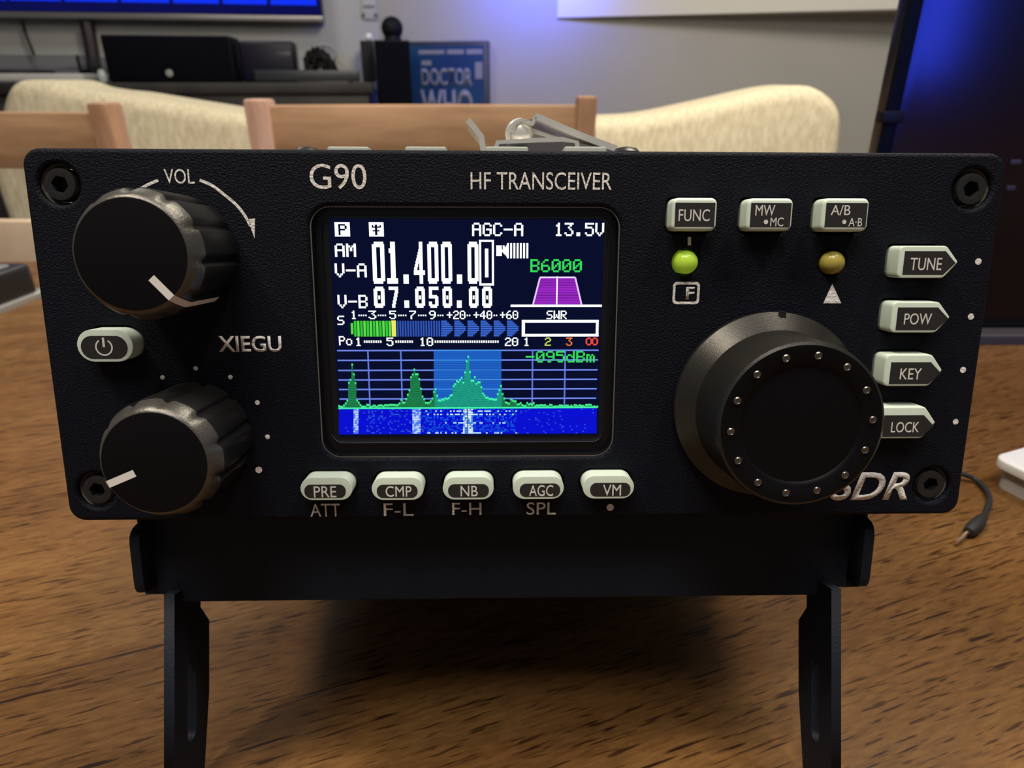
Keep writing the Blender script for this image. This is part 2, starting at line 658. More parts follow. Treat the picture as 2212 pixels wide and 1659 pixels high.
for (x0, y0, y1, xs, xt, yt), (lx0, ly0, ly1, lxs, lxt, lyt), texts, lab in (
        ((1941, 531, 601, 2044, 2070.5, 566), (1952, 542.5, 593.5, 2042, 2064, 567), [('TUNE', 1966, 557, 2034, 584)], 'pale arrow key marked TUNE'),
        ((1926, 652, 719, 2027, 2052.5, 687), (1937, 664, 713.3, 2025, 2049, 688), [('POW', 1953, 677, 2012, 701)], 'pale arrow key marked POW'),
        ((1911, 766, 834.5, 2012, 2036, 801), (1922.5, 782.5, 829.5, 2010, 2032.5, 804), [('KEY', 1944, 796, 1990, 819.5)], 'pale arrow key marked KEY'),
        ((1898, 879, 947.5, 1997, 2021, 915), (1908, 897, 943.5, 1995, 2017, 918), [('LOCK', 1925, 911.5, 1985, 934)], 'pale arrow key marked LOCK')):
    KEYS.append((arrow(x0, y0, y1, xs, xt, yt, 0.0007), arrow(lx0, ly0, ly1, lxs, lxt, lyt, 0), texts, lab))
# oval keys under the screen
for (ox0, ox1), (lx0, ly0, lx1, ly1), texts, lab in (
        ((650, 761), (657.5, 1046.7, 747, 1075.8), [('PRE', 678, 1050.4, 726.5, 1074)], 'pale oval key marked PRE'),
        ((804, 915), (814, 1046.7, 902, 1075.6), [('CMP', 833, 1050, 889, 1073)], 'pale oval key marked CMP'),
        ((957.5, 1066.5), (968, 1045.6, 1056, 1074.5), [('NB', 995, 1049.5, 1032, 1072)], 'pale oval key marked NB'),
        ((1109, 1218), (1122.7, 1044.5, 1210, 1073.4), [('AGC', 1143, 1048, 1195, 1071.5)], 'pale oval key marked AGC'),
        ((1260, 1369.5), (1274.7, 1043, 1361.8, 1072.5), [('VM', 1302.5, 1047, 1341.4, 1070.5)], 'pale oval key marked VM')):
    KEYS.append((face_pts_rect(ox0 - 1, ly0 - 15, ox1, ly1 + 4.5, KH, 0.0018), face_pts_rect(lx0, ly0, lx1, ly1, KH, 0.00084), texts, lab))
# power key
KEYS.append((face_pts_rect(166.5, 712, 287, 781.5, KH, 0.0021), face_pts_rect(174.8, 725.4, 275.7, 775.4, KH, 0.0015), [('power', 206, 731, 244, 769)], 'pale oval power key left of the maker name'))
for outl, lab_o, texts, lab in KEYS:
    holes.append(grow(outl, 0.00022))
leds = [(P(1484, 566.7, 0.0006), M_LED_ON, 'lit green lamp under FUNC key'), (P(1802, 567.8, 0.0006), M_LED_OFF, 'unlit amber lamp above white triangle')]
for c, m, l in leds:
    holes.append(circle(c.x, c.y, 0.00165, 32))

TH = 0.005
cu = bpy.data.curves.new('front_panel', 'CURVE')
cu.dimensions = '2D'
cu.fill_mode = 'BOTH'
BV = 0.0005


def add_spline(cu, pts):
    s = cu.splines.new('POLY')
    s.points.add(len(pts) - 1)
    for q, p in zip(s.points, pts):
        q.co = (p[0], p[1], 0, 1)
    s.use_cyclic_u = True


add_spline(cu, rrect(-HW, -HH, HW, HH, 0.0021, 8))
for h in holes[:5]:
    add_spline(cu, h)
for h in holes[5:]:
    add_spline(cu, h)
cu.extrude = TH / 2 - BV
cu.bevel_depth = BV
cu.bevel_resolution = 2
cu.offset = -BV
oc = bpy.data.objects.new('front_panel', cu)
C.objects.link(oc)
dg = bpy.context.evaluated_depsgraph_get()
dg.update()
me = bpy.data.meshes.new_from_object(oc.evaluated_get(dg))
bpy.data.objects.remove(oc)
bpy.data.curves.remove(cu)
me.name = 'front_panel'
for v in me.vertices:
    v.co.z -= TH / 2
me.materials.clear()
panel = link('front_panel', me, M_PANEL, radio, angle=40)

# body behind the panel
BL = 0.192
obj('case', box((-0.0555, -HH + 0.0022, -TH - BL), (0.0555, HH - 0.0022, -TH - 0.00005), 0.0012), M_BODY, radio)
for sx in (-0.045, 0.045):
    obj('rubber_foot', lathe([(0.005, 0), (0.005, 0.0016), (0.0042, 0.0022)], 24, M=Matrix.Translation((sx, -HH + 0.0022, -TH - BL + 0.012)) @ Matrix.Rotation(math.radians(90), 4, 'X')), M_RUBBER, radio)

# screws
for k, s in enumerate(screws):
    def hexf(a, w, r):
        if r > 0.0011: return 1.0
        t = ((math.degrees(a) + 12) % 60) - 30
        return 0.866 / math.cos(math.radians(t))
    sb = lathe([(0.00195, -0.0042), (0.00195, -0.0005), (0.00184, -0.0002), (0.00132, -0.00014), (0.00105, -0.0002), (0.00100, -0.0019)], 72, (s.x, s.y), hexf)
    so = obj('screw', sb, M_SCREW, radio, angle=30)
    cb_ = bmesh.new()
    ra = [cb_.verts.new((p[0], p[1], -0.00028)) for p in circle(s.x, s.y, 0.00262, 40)]
    rb = [cb_.verts.new((p[0], p[1], -0.0015)) for p in circle(s.x, s.y, 0.0021, 40)]
    for i in range(40):
        cb_.faces.new((ra[i], ra[(i + 1) % 40], rb[(i + 1) % 40], rb[i]))
    obj('countersink', cb_, M_RECESS, so)

# keys
for outl, labo, texts, lab in KEYS:
    kb = prism(outl, -TH + 0.0005, KH, 0.0004, 4)
    ko = obj('key', kb, M_KEY, radio, angle=75)
    ko['label'] = lab
    lb = prism(labo, KH - 0.0002, KH + 0.00002, mi=0)
    for (s, x0, y0, x1, y1) in texts:
        t = prect(x0, y0, x1, y1, KH)
        if s == '.':
            tbm = prism(circle((t[0] + t[2]) / 2, (t[1] + t[3]) / 2, abs(t[2] - t[0]) / 2, 16), 0, 0.00003)
        elif s == 'power':
            cx, cy, r = (t[0] + t[2]) / 2, (t[1] + t[3]) / 2, (t[2] - t[0]) / 2
            tbm = bmesh.new()
            n = 30
            ro, ri = r, r * 0.82
            prev = None
            for i in range(n + 1):
                a = math.radians(90 + 33 + (360 - 66) * i / n)
                cur = (tbm.verts.new((cx + ro * math.cos(a), cy + ro * math.sin(a), 0.00003)), tbm.verts.new((cx + ri * math.cos(a), cy + ri * math.sin(a), 0.00003)))
                if prev: tbm.faces.new((prev[0], cur[0], cur[1], prev[1]))
                prev = cur
            tbm = prism([(cx - r * .13, cy + r * .02), (cx + r * .13, cy + r * .02), (cx + r * .13, cy + r * 1.12), (cx - r * .13, cy + r * 1.12)], 0, 0.00003, bm=tbm)
        else:
            tbm = text_mesh(s, t, bold=0.0)
        for v in tbm.verts: v.co.z += KH + 0.00002
        for f in tbm.faces: f.material_index = 1
        merge(lb, tbm)
    obj('key_label', lb, [M_KEYL, M_KEYT], ko, smooth=False)

# lamps
for c, m, lab in leds:
    lo = obj('indicator_lamp', lathe([(0.00145, -0.004), (0.00145, 0.0002), (0.00135, 0.0007), (0.00105, 0.00115), (0.0006, 0.00142), (0.00015, 0.0015)], 32, (c.x, c.y)), m, radio, angle=80)
    lo['label'] = lab


# printed lettering on the panel
def print_text(s, x0, y0, x1, y1, bold=0.0, shear=0.0):
    b = text_mesh(s, prect(x0, y0, x1, y1, 0), bold, shear)
    for v in b.verts: v.co.z += 0.00001
    return obj('lettering', b, M_TEXT, panel, smooth=False)


print_text('G90', 668.7, 354, 791.7, 408.5)
print_text('HF TRANSCEIVER', 1016.6, 372, 1321.5, 410)
print_text('VOL', 355, 365, 419.5, 397)
print_text('XIEGU', 471.5, 725.4, 608, 760.4, bold=0.018)
print_text('ATT', 670.4, 1088, 734.5, 1115.5)
print_text('F-L', 829, 1087, 893, 1114)
print_text('F-H', 977, 1086, 1040, 1112)
print_text('SPL', 1137.5, 1085, 1200.5, 1111.5)
print_text('SDR', 1796, 1019.5, 1963, 1080.5, bold=0.022, shear=0.28)


def mark(pts_px, name='printed_mark'):
    pts = [P(*p) for p in pts_px]
    return obj(name, prism([(p.x, p.y) for p in pts], 0.00001, 0.00004), M_TEXT, panel, smooth=False)


def dot(px, py, rpx):
    c = P(px, py)
    return obj('printed_dot', prism(circle(c.x, c.y, rpx * 0.0867 / F, 20), 0.00001, 0.00004), M_TEXT, panel, smooth=False)


for d in ((351, 815.4, 5), (422.7, 795.5, 5), (497.7, 814.5, 5), (556, 869.6, 5.3), (578, 943.5, 5.3), (559, 1015, 7.5),
          (2113, 565, 7), (2097, 684, 6.8), (2080, 799, 6.8), (2064, 911, 6.5), (1318, 1096, 8.3)):
    dot(*d)
mark([(1485.5, 512), (1492.5, 512), (1492.5, 530), (1485.5, 530)])
mark([(1797.6, 613), (1817, 655), (1778.5, 655)])


def stroke(pts_px, wpx):
    pts = [P(*p) for p in pts_px]
    hw = wpx * 0.0867 / F / 2
    l, r = [], []
    for i, p in enumerate(pts):
        t = (pts[min(i + 1, len(pts) - 1)] - pts[max(0, i - 1)]).normalized()
        n = Vector((-t.y, t.x))
        l.append(p + n * hw); r.append(p - n * hw)
    bm = bmesh.new()
    vl = [bm.verts.new((p.x, p.y, 0.00004)) for p in l]
    vr = [bm.verts.new((p.x, p.y, 0.00004)) for p in r]
    for i in range(len(pts) - 1):
        bm.faces.new((vl[i], vl[i + 1], vr[i + 1], vr[i]))
    return bm


def arc_px(ctrl): return [(p.x, p.y) for p in spline([(a, b, 0) for a, b in ctrl], 6)]


obj('printed_mark', stroke(arc_px([(305, 407), (323, 397.5), (342, 389.5)]), 6), M_TEXT, panel, smooth=False)
ab = stroke(arc_px([(431.5, 389), (459, 401), (484, 420), (505, 437), (520, 453), (533, 472), (541, 488)]), 6)
hp = [P(535, 473), P(551, 472), P(550, 515)]
ab = prism([(p.x, p.y) for p in hp], 0.00001, 0.00004, bm=ab)
obj('printed_mark', ab, M_TEXT, panel, smooth=False)
# boxed F
fb = bmesh.new()
t = prect(1453, 609, 1511, 657, 0)
lwd = 5.5 * 0.0867 / F
o1, i1 = rrect(*t, 0.0005), rrect(t[0] + lwd, t[1] + lwd, t[2] - lwd, t[3] - lwd, 0.0003)
vo = [fb.verts.new((*p, 0.00004)) for p in o1]; vi = [fb.verts.new((*p, 0.00004)) for p in i1]
for i in range(len(vo)):
    j = (i + 1) % len(vo)
    fb.faces.new((vo[i], vo[j], vi[j], vi[i]))
ft = text_mesh('F', prect(1482, 620, 1500, 647, 0), bold=0.02)
merge(fb, ft)
obj('lettering', fb, M_TEXT, panel, smooth=False)

# ---------------------------------------------------------------- screen
scr = obj('screen_frame', prism(rrect(SL - 0.0006, SB - 0.0006, SR + 0.0006, ST + 0.0006, 0.003), -TH + 0.0002, -0.0016), M_BEZEL, radio, smooth=False)
GW = -0.0012
trb = bmesh.new()
to = rrect(SL - 0.00003, SB - 0.00003, SR + 0.00003, ST + 0.00003, 0.0026)
ti = rrect(SL + 0.00012, SB + 0.00012, SR - 0.00012, ST - 0.00012, 0.0024)
tv0 = [trb.verts.new((*p, -0.00035)) for p in to]; tv1 = [trb.verts.new((*p, -0.00033)) for p in ti]; tv2 = [trb.verts.new((*p, -0.0016)) for p in ti]
for i in range(len(tv0)):
    j = (i + 1) % len(tv0)
    trb.faces.new((tv0[i], tv0[j], tv1[j], tv1[i])); trb.faces.new((tv1[i], tv1[j], tv2[j], tv2[i])).material_index = 1
obj('bezel_trim', trb, [mat('worn_trim_metal', (0.22, 0.205, 0.175), 0.45, 0.3), M_BEZEL], scr)
g = [P(703, 700, GW).x, P(1010, 957, GW).y, P(1311, 700, GW).x, P(1010, 468, GW).y]
# inner glass pane with its slightly proud rounded rim
rim = bmesh.new()
ro_ = rrect(g[0], g[1], g[2], g[3], 0.0016)
ri_ = rrect(g[0] + 0.00012, g[1] + 0.00012, g[2] - 0.00012, g[3] - 0.00012, 0.0015)
va = [rim.verts.new((*p, -0.0016)) for p in ro_]
vb = [rim.verts.new((*p, GW + 0.0001)) for p in ri_]
for i in range(len(va)):
    j = (i + 1) % len(va)
    rim.faces.new((va[i], va[j], vb[j], vb[i]))
obj('glass_rim', rim, mat('screen_lit_glass_edge', (0.20, 0.22, 0.30), 0.25), scr)  # pale blue of scattered screen light put into the rim colour
obj('cover_glass', flat(ri_, GW), M_GLASS, scr, smooth=False)

# lit picture of the LCD, drawn pixel by pixel
LW = -0.0015
lx0, lx1 = P(729, 760, LW).x, P(1292.5, 760, LW).x
ly0, ly1 = P(1010, 477, LW).y, P(1010, 937, LW).y
quads = []


def L2(px, py):
    p = P(px, py, LW)
    return ((p.x - lx0) / (lx1 - lx0) * 160.0, (p.y - ly0) / (ly1 - ly0) * 128.0)


def q(c0, r0, c1, r1, col, layer=1):
    quads.append((c0, r0, c1, r1, col, layer))


def qpx(x0, y0, x1, y1, col, layer=1):
    a = L2(x0, (y0 + y1) / 2)[0]; b = L2(x1, (y0 + y1) / 2)[0]
    t = L2((x0 + x1) / 2, y0)[1]; d = L2((x0 + x1) / 2, y1)[1]
    q(a, t, b, d, col, layer)


GLY = {
    '0': ['01110', '10001', '10001', '10101', '10001', '10001', '01110'], '1': ['00100', '01100', '00100', '00100', '00100', '00100', '01110'],
    '2': ['01110', '10001', '00001', '00110', '01000', '10000', '11111'], '3': ['11111', '00010', '00100', '00010', '00001', '10001', '01110'],
    '4': ['00010', '00110', '01010', '10010', '11111', '00010', '00010'], '5': ['11111', '10000', '11110', '00001', '00001', '10001', '01110'],
    '6': ['00110', '01000', '10000', '11110', '10001', '10001', '01110'], '7': ['11111', '00001', '00010', '00100', '01000', '01000', '01000'],
    '9': ['01110', '10001', '10001', '01111', '00001', '00010', '01100'],
    'A': ['01110', '10001', '10001', '11111', '10001', '10001', '10001'], 'G': ['01110', '10001', '10000', '10111', '10001', '10001', '01110'],
    'C': ['01110', '10001', '10000', '10000', '10000', '10001', '01110'], 'M': ['10001', '11011', '10101', '10101', '10001', '10001', '10001'],
    'V': ['10001', '10001', '10001', '10001', '10001', '01010', '00100'], 'B': ['11110', '10001', '10001', '11110', '10001', '10001', '11110'],
    'S': ['01111', '10000', '10000', '01110', '00001', '00001', '11110'], 'P': ['11110', '10001', '10001', '11110', '10000', '10000', '10000'],
    'W': ['10001', '10001', '10001', '10101', '10101', '11011', '10001'], 'R': ['11110', '10001', '10001', '11110', '10100', '10010', '10001'],
    'o': ['00000', '00000', '01110', '10001', '10001', '10001', '01110'], 'd': ['00001', '00001', '01101', '10011', '10001', '10001', '01111'],
    'm': ['00000', '00000', '11010', '10101', '10101', '10101', '10101'], 'a': ['00000', '00000', '01110', '00001', '01111', '10001', '01111'],
    '-': ['00000', '00000', '00000', '11111', '00000', '00000', '00000'], '.': ['00000', '00000', '00000', '00000', '00000', '01100', '01100'],
    '+': ['00000', '00100', '00100', '11111', '00100', '00100', '00000'], ' ': ['00000'] * 7,
    '8': ['01010', '10101', '10001', '10101', '01010', '00000', '00000'],
    'z': ['01110', '10001', '10011', '10101', '11001', '10001', '01110'],   # zero with a stroke
    'D': ['01110', '10001', '10001', '10001', '10001', '10001', '01110'],   # zero without
}


def lcd_text(s, x0, y0, x1, y1, col, layer=2, fatx=1.0, faty=1.0):
    n = len(s)
    cols = n * 6 - 1
    c0, r0 = L2(x0, y0); c1, _ = L2(x1, y0); _, r1 = L2(x0, y1)
    dx, dy = (c1 - c0) / cols, (r1 - r0) / 7
    for k, ch in enumerate(s):
        for j, row in enumerate(GLY[ch]):
            i = 0
            while i < 5:
                if row[i] == '1':
                    e = i
                    while e < 5 and row[e] == '1': e += 1
                    q(c0 + (k * 6 + i) * dx - dx * (fatx - 1) / 2, r0 + j * dy, c0 + (k * 6 + e) * dx + dx * (fatx - 1) / 2, r0 + (j + 1) * dy * faty if False else r0 + (j + 1) * dy, col, layer)
                    i = e
                else:
                    i += 1


WHT = (0.95, 1.0, 1.0)
BG = (0.0016, 0.0030, 0.020)
q(-1.2, -1.0, 161.2, 129.5, BG, 0)
GRN = (0.03, 0.62, 0.09)
# status line
qpx(723, 480, 756, 511, WHT, 2); lcd_text('P', 731, 484, 748, 508, BG, 3, 1.3)
qpx(797, 480, 829, 511, WHT, 2)
qpx(810, 485, 815, 508, BG, 3); qpx(803, 489, 823, 492, BG, 3); qpx(803, 486, 806, 490, BG, 3); qpx(820, 486, 823, 490, BG, 3); qpx(805, 497, 820, 500, BG, 3)
lcd_text('AGC-A', 1020, 481, 1130, 510, WHT, 2, 1.25)
lcd_text('13.5V', 1198, 481, 1305, 510, WHT, 2, 1.25)
lcd_text('AM', 723, 526, 768, 555, WHT, 2, 1.25)
lcd_text('V-A', 723, 569, 791, 599, WHT, 2, 1.25)
lcd_text('V-B', 729, 637, 793, 666, WHT, 2, 1.25)


# large digits
def big(ch, x0, y0, x1, y1, col, tall):
    w, h = x1 - x0, y1 - y0
    sx = w * 0.34
    sy = h * (0.10 if tall else 0.16)
    if ch == '0':
        qpx(x0, y0 + sy * .6, x0 + sx, y1 - sy * .6, col, 2); qpx(x1 - sx, y0 + sy * .6, x1, y1 - sy * .6, col, 2)
        qpx(x0 + 3, y0, x1 - 3, y0 + sy * 1.3, col, 2); qpx(x0 + 3, y1 - sy * 1.3, x1 - 3, y1, col, 2)
        if not tall: qpx(x0 + w / 2 - 2, y0 + h * .42, x0 + w / 2 + 2, y0 + h * .60, col, 2)
    elif ch == '1':
        m = x0 + w * .5
        qpx(m - sx * .55, y0, m + sx * .75, y1, col, 2); qpx(x0 + 3, y0 + sy * 1.6, m, y0 + sy * 2.7, col, 2); qpx(x0, y1 - sy * 1.3, x1, y1, col, 2)
    elif ch == '4':
        qpx(x0 + w * .48, y0, x0 + w * .80, y1, col, 2)
        qpx(x0, y0 + h * .68, x1, y0 + h * .68 + sy * 1.1, col, 2)
        for k in range(8):
            f0 = 0.10 + k * 0.0725
            xl_ = x0 + w * 0.50 * (1 - (k + 0.6) / 8)
            qpx(xl_, y0 + h * f0, xl_ + sx * 0.85, y0 + h * (f0 + 0.0735), col, 2)
    elif ch == '7':
        qpx(x0, y0, x1, y0 + sy, col, 2)
        for k in range(5):
            t = k / 5
            qpx(x1 - sx - w * .36 * t, y0 + sy + (h - sy) * t - 1, x1 - w * .36 * t, y0 + sy + (h - sy) * (t + .2), col, 2)
    elif ch == '5':
        qpx(x0, y0, x1, y0 + sy, col, 2); qpx(x0, y0, x0 + sx, y0 + h * .52, col, 2); qpx(x0, y0 + h * .40, x1 - 3, y0 + h * .40 + sy, col, 2)
        qpx(x1 - sx, y0 + h * .46, x1, y1 - sy * .6, col, 2); qpx(x0 + 3, y1 - sy, x1 - 3, y1, col, 2); qpx(x0, y0 + h * .70, x0 + sx, y1 - sy * .6, col, 2)


XS = [(804.5, 831), (836.5, 860), None, (894, 918), (923.5, 947), (953, 976.5), None, (1010, 1033.5), (1038.5, 1063)]
for k, ch in enumerate('01.400.0'):
    if ch == '.':
        a = 871.5 if k == 2 else 987
        qpx(a, 593, a + 11.5, 613, WHT, 2)
    else:
        big(ch, XS[k][0], 522, XS[k][1], 613, WHT, True)
qpx(1035, 518, 1067, 617, WHT, 2); qpx(1039.5, 522.5, 1062.5, 612, BG, 3)
qpx(1046, 528, 1056, 608, BG, 3)
qpx(1047.5, 537, 1055, 599, WHT, 4)
for k, ch in enumerate('07.050.00'):
    if ch == '.':
        a = 873.5 if k == 2 else 987
        qpx(a, 649, a + 10.5, 665, WHT, 2)
    else:
        big(ch, XS[k][0] + 3, 619, XS[k][1], 665, WHT, False)
# loudspeaker and its bars
qpx(1072, 530, 1084, 553, WHT, 2)
for k in range(4): qpx(1084 + k * 3, 539 - k * 3, 1087 + k * 3, 545 + k * 3, WHT, 2)
qpx(1086, 530, 1090, 538, WHT, 2)
for k in range(7): qpx(1095 + k * 7.0, 525, 1099.2 + k * 7.0, 558, WHT, 2)
lcd_text('B6zzz', 1146, 560, 1257, 588, GRN, 2, 1.2)
# filter shape
for k in range(17):
    t = (k + .5) / 17
    y0_ = 600 + k * 3.55
    xl, xr = 1166 - 15.5 * t, 1243 + 14 * t
    qpx(xl, y0_, xr, y0_ + 2.7, (0.32, 0.02, 0.55), 2)
    qpx(xl - 1.5, y0_, xl + 2, y0_ + 3.55, (0.75, 0.55, 0.9), 3); qpx(xr - 2, y0_, xr + 1.5, y0_ + 3.55, (0.75, 0.55, 0.9), 3)
qpx(1166, 597.5, 1243, 601, (0.75, 0.6, 0.95), 3)
qpx(1201.5, 597, 1204.5, 660, (0.95, 0.85, 1.0), 4)
qpx(1103, 658, 1300, 663, WHT, 3)
# meter
lcd_text('S', 728.5, 682, 743, 702, WHT, 2, 1.3)
for s, x0, x1 in (('1', 757.5, 770), ('3', 796, 812), ('5', 841, 855), ('7', 884, 898), ('9', 927, 941), ('+20', 965, 1005), ('+40', 1023, 1063), ('+60', 1080, 1119)):
    lcd_text(s, x0, 671, x1, 689.5, WHT, 2, 1.3)
for a, b in ((774, 794), (816, 839), (860, 882), (903, 925), (945, 963), (1008, 1022), (1066, 1079)):
    n = int((b - a) / 5)
    for k in range(n): qpx(a + k * 5, 679.5, a + k * 5 + 3, 683, WHT, 2)
for k in range(13):
    x = 758 + k * 6.8
    qpx(x, 693 if k else 698, x + 5.2, 727 if k else 722, (0.03, 0.50, 0.03) if k % 2 else (0.10, 0.62, 0.06), 2)
qpx(846, 692, 855.5, 727, (0.72, 0.72, 0.12), 3)
for k in range(17):
    qpx(857.5 + k * 5.6, 693, 861.2 + k * 5.6, 727, (0.025, 0.075, 0.40), 2)
for k in range(6):
    x = 953 + k * 28.4
    for j in range(9):
        y = 692.5 + j * 3.9
        e = 25 - max(0, abs(j - 4) - 1) * 4.2
        qpx(x, y, x + e, y + 2.9, (0.04, 0.13, 0.62), 2)
lcd_text('SWR', 1181, 671, 1224, 689.5, WHT, 2, 1.25)
for r in ((1127, 691, 1293, 697), (1127, 721, 1293, 727), (1127, 691, 1134, 727), (1287, 691, 1293, 727)): qpx(*r, WHT, 2)
lcd_text('Po', 732, 726, 760, 746, WHT, 2, 1.3)
for s, x0, x1 in (('1', 767, 781), ('5', 835, 849), ('10', 906, 935), ('20', 1091, 1119)):
    lcd_text(s, x0, 729, x1, 747.5, WHT, 2, 1.35)
for a, b in ((786, 829), (854, 896), (939, 1082)):
    for k in range(int((b - a) / 5)): qpx(a + k * 5, 735.5, a + k * 5 + 3.2, 740.5, WHT, 2)
lcd_text('1', 1131, 729, 1144, 747.5, WHT, 2, 1.3)
lcd_text('2', 1177, 729, 1190, 747, (0.55, 0.65, 0.12), 2, 1.2)
lcd_text('3', 1223, 729, 1236, 747, (0.85, 0.18, 0.03), 2, 1.2)
for x0 in (1265, 1278):
    for r in ((x0 + 3, 729, x0 + 11, 732.5), (x0 + 3, 742.5, x0 + 11, 746), (x0, 732, x0 + 3.5, 743), (x0 + 10.5, 732, x0 + 14, 743)): qpx(*r, (0.75, 0.06, 0.04), 2)
# spectrum: grid, pass band, trace
GRID = (0.13, 0.20, 0.70)
for y in (757, 778, 799.5, 820, 840.5, 861): qpx(728 + (y - 757) * .05, y - 1.6, 1293 - (y - 757) * .05, y + 1.6, GRID, 1)
for x in (797, 867.5, 1150, 1220): qpx(x - 1.6, 757, x + 1.6, 880, (0.10, 0.17, 0.62), 1)
rr = 757.0
while rr < 880:
    qpx(937, rr, 1083, rr + 2.6, (0.010, 0.115, 0.52), 2)
    qpx(937, rr + 2.6, 1083, rr + 3.62, (0.012, 0.055, 0.30), 2)
    rr += 3.62
for y in (757, 778, 799.5, 820, 840.5, 861): qpx(937, y - 1.3, 1083, y + 1.3, (0.05, 0.26, 0.72), 2)
rnd = random.Random(11)


def env(x):
    h = 3 + 5 * rnd.random()
    def pk(c, pts):
        d = abs(x - c)
        for (d0, h0), (d1, h1) in zip(pts[:-1], pts[1:]):
            if d0 <= d < d1: return h0 + (h1 - h0) * (d - d0) / (d1 - d0)
        return 0
    h = max(h, pk(761.5, [(0, 95), (2, 88), (4, 66), (8, 52), (9, 20), (14, 12), (20, 4), (24, 0)]) * (.93 + .1 * rnd.random()))
    h = max(h, pk(896.5, [(0, 93), (4, 75), (9, 66), (10, 48), (14, 40), (17, 26), (22, 15), (40, 6), (60, 3), (61, 0)]) * (.85 + .2 * rnd.random()))
    h = max(h, pk(1010.5, [(0, 123), (2, 104), (4, 88), (8, 70), (9, 52), (13, 66), (18, 62), (24, 57), (31, 50), (33, 30), (45, 22), (70, 17), (90, 10), (120, 4), (150, 0)]) * (.86 + .2 * rnd.random()))
    h = max(h, pk(1081, [(0, 52), (2, 40), (6, 28), (10, 16), (16, 8), (24, 0)]) * (.9 + .2 * rnd.random()))
    h = max(h, pk(940, [(0, 44), (3, 30), (7, 18), (14, 10), (20, 0)]) * (.9 + .2 * rnd.random()))
    if 1095 < x < 1185: h = max(h, 20 * rnd.random() * (1185 - x) / 90 + 4)
    if 830 < x < 868: h = max(h, 18 * rnd.random() * (x - 825) / 40 + 2)
    return h


x = 731.0
while x < 1290:
    h = env(x + 1.8)
    rr = 880 - h
    inb = 937 <= x <= 1083
    c = (0.012, 0.33, 0.22) if inb else (0.012, 0.20, 0.065)
    qpx(x, rr, x + 3.53, rr + 4.2, (0.05, 0.80, 0.38) if inb else (0.05, 0.72, 0.22), 4)
    rr += 4.2
    while rr < 879:
        qpx(x, rr, x + 3.53, min(rr + 2.5, 880), c, 3)
        qpx(x + (0.4 if int(x) % 2 else 0), rr + 2.5, x + 3.53, min(rr + 3.6, 880), tuple(v * 0.45 for v in c), 3)
        rr += 3.6
    x += 3.53
qpx(731, 879, 1290, 882.5, (0.05, 0.75, 0.36), 4)
lcd_text('-z95dBm', 1136, 758, 1285, 783, GRN, 5, 1.15)
# waterfall
rr = 883.0
row = 0
while rr < 936:
    qpx(732, rr, 1289, rr + 3.62, (0.002, 0.004, 0.62), 1)
    qpx(732, rr + 2.75, 1289, rr + 3.62, (0.002, 0.003, 0.34), 2)
    xx = 732.0
    while xx < 1286:
        u = rnd.random()
        col = None
        if abs(xx - 766) < 5: col = (0.45, 0.62, 0.85) if u < .75 else (0.10, 0.20, 0.8)
        elif abs(xx - 897) < 8: col = (0.50, 0.68, 0.88) if u < .62 else (0.10, 0.25, 0.9)
        elif abs(xx - 1010) < 10: col = (0.70, 0.85, 0.95) if u < .6 - abs(xx - 1010) * .03 else (0.05, 0.25, 0.8)
        elif 915 < xx < 1115:
            if row in (1, 3, 8, 14) and u < .26 + (.2 if abs(xx - 1010) < 50 else 0): col = (0.45, 0.75, 0.95)
            elif row == 14 and u < .6: col = (0.25, 0.55, 0.95)
            elif u < .40: col = (0.006, 0.05 + .06 * rnd.random(), 0.66)
        elif 790 < xx < 915 and u < .2: col = (0.02, 0.07, 0.6)
        elif u < .05: col = (0.02, 0.05, 0.6)
        if col: qpx(xx, rr, xx + 3.53, rr + 2.75, col, 3)
        xx += 3.53
    rr += 3.62
    row += 1
qpx(1009.3, 883, 1011.3, 936, (0.06, 0.08, 0.2), 5)

vs, fs, cols = [], [], []
for (c0, r0, c1, r1, col, layer) in quads:
    k = len(vs)
    z = LW + layer * 0.00001
    X = lambda c: lx0 + (lx1 - lx0) * c / 160.0
    Y = lambda r: ly0 + (ly1 - ly0) * r / 128.0
    vs += [(X(c0), Y(r1), z), (X(c1), Y(r1), z), (X(c1), Y(r0), z), (X(c0), Y(r0), z)]
    fs.append((k, k + 1, k + 2, k + 3))
    cols.append(col)


def pixel_mesh(name, vs, fs, cols, m, parent):
    me = bpy.data.meshes.new(name)
    me.from_pydata(vs, [], fs)
    ca = me.color_attributes.new('pixel_colour', 'FLOAT_COLOR', 'CORNER')
    i = 0
    for f, c in zip(fs, cols):
        for _ in f:
            ca.data[i].color = (*c, 1)
            i += 1
    return link(name, me, m, parent, smooth=False)


pixel_mesh('lit_display', vs, fs, cols, M_LCD, scr)


# ---------------------------------------------------------------- knobs
def fluted(n, depth, phase, wtop, wbot):
    def f(a, w, r):
        if w > wtop or w < wbot: k = 0.0
        else: k = 1.0
        s = (a * n / (2 * math.pi) + phase) % 1.0
        d = abs(s - 0.5) * 2          # 1 at groove centre
        g = max(0.0, (d - 0.70) / 0.30)
        g = min(1.0, g * 1.6)
        return 1.0 - depth * g * (k if w <= wtop else 0)
    return f


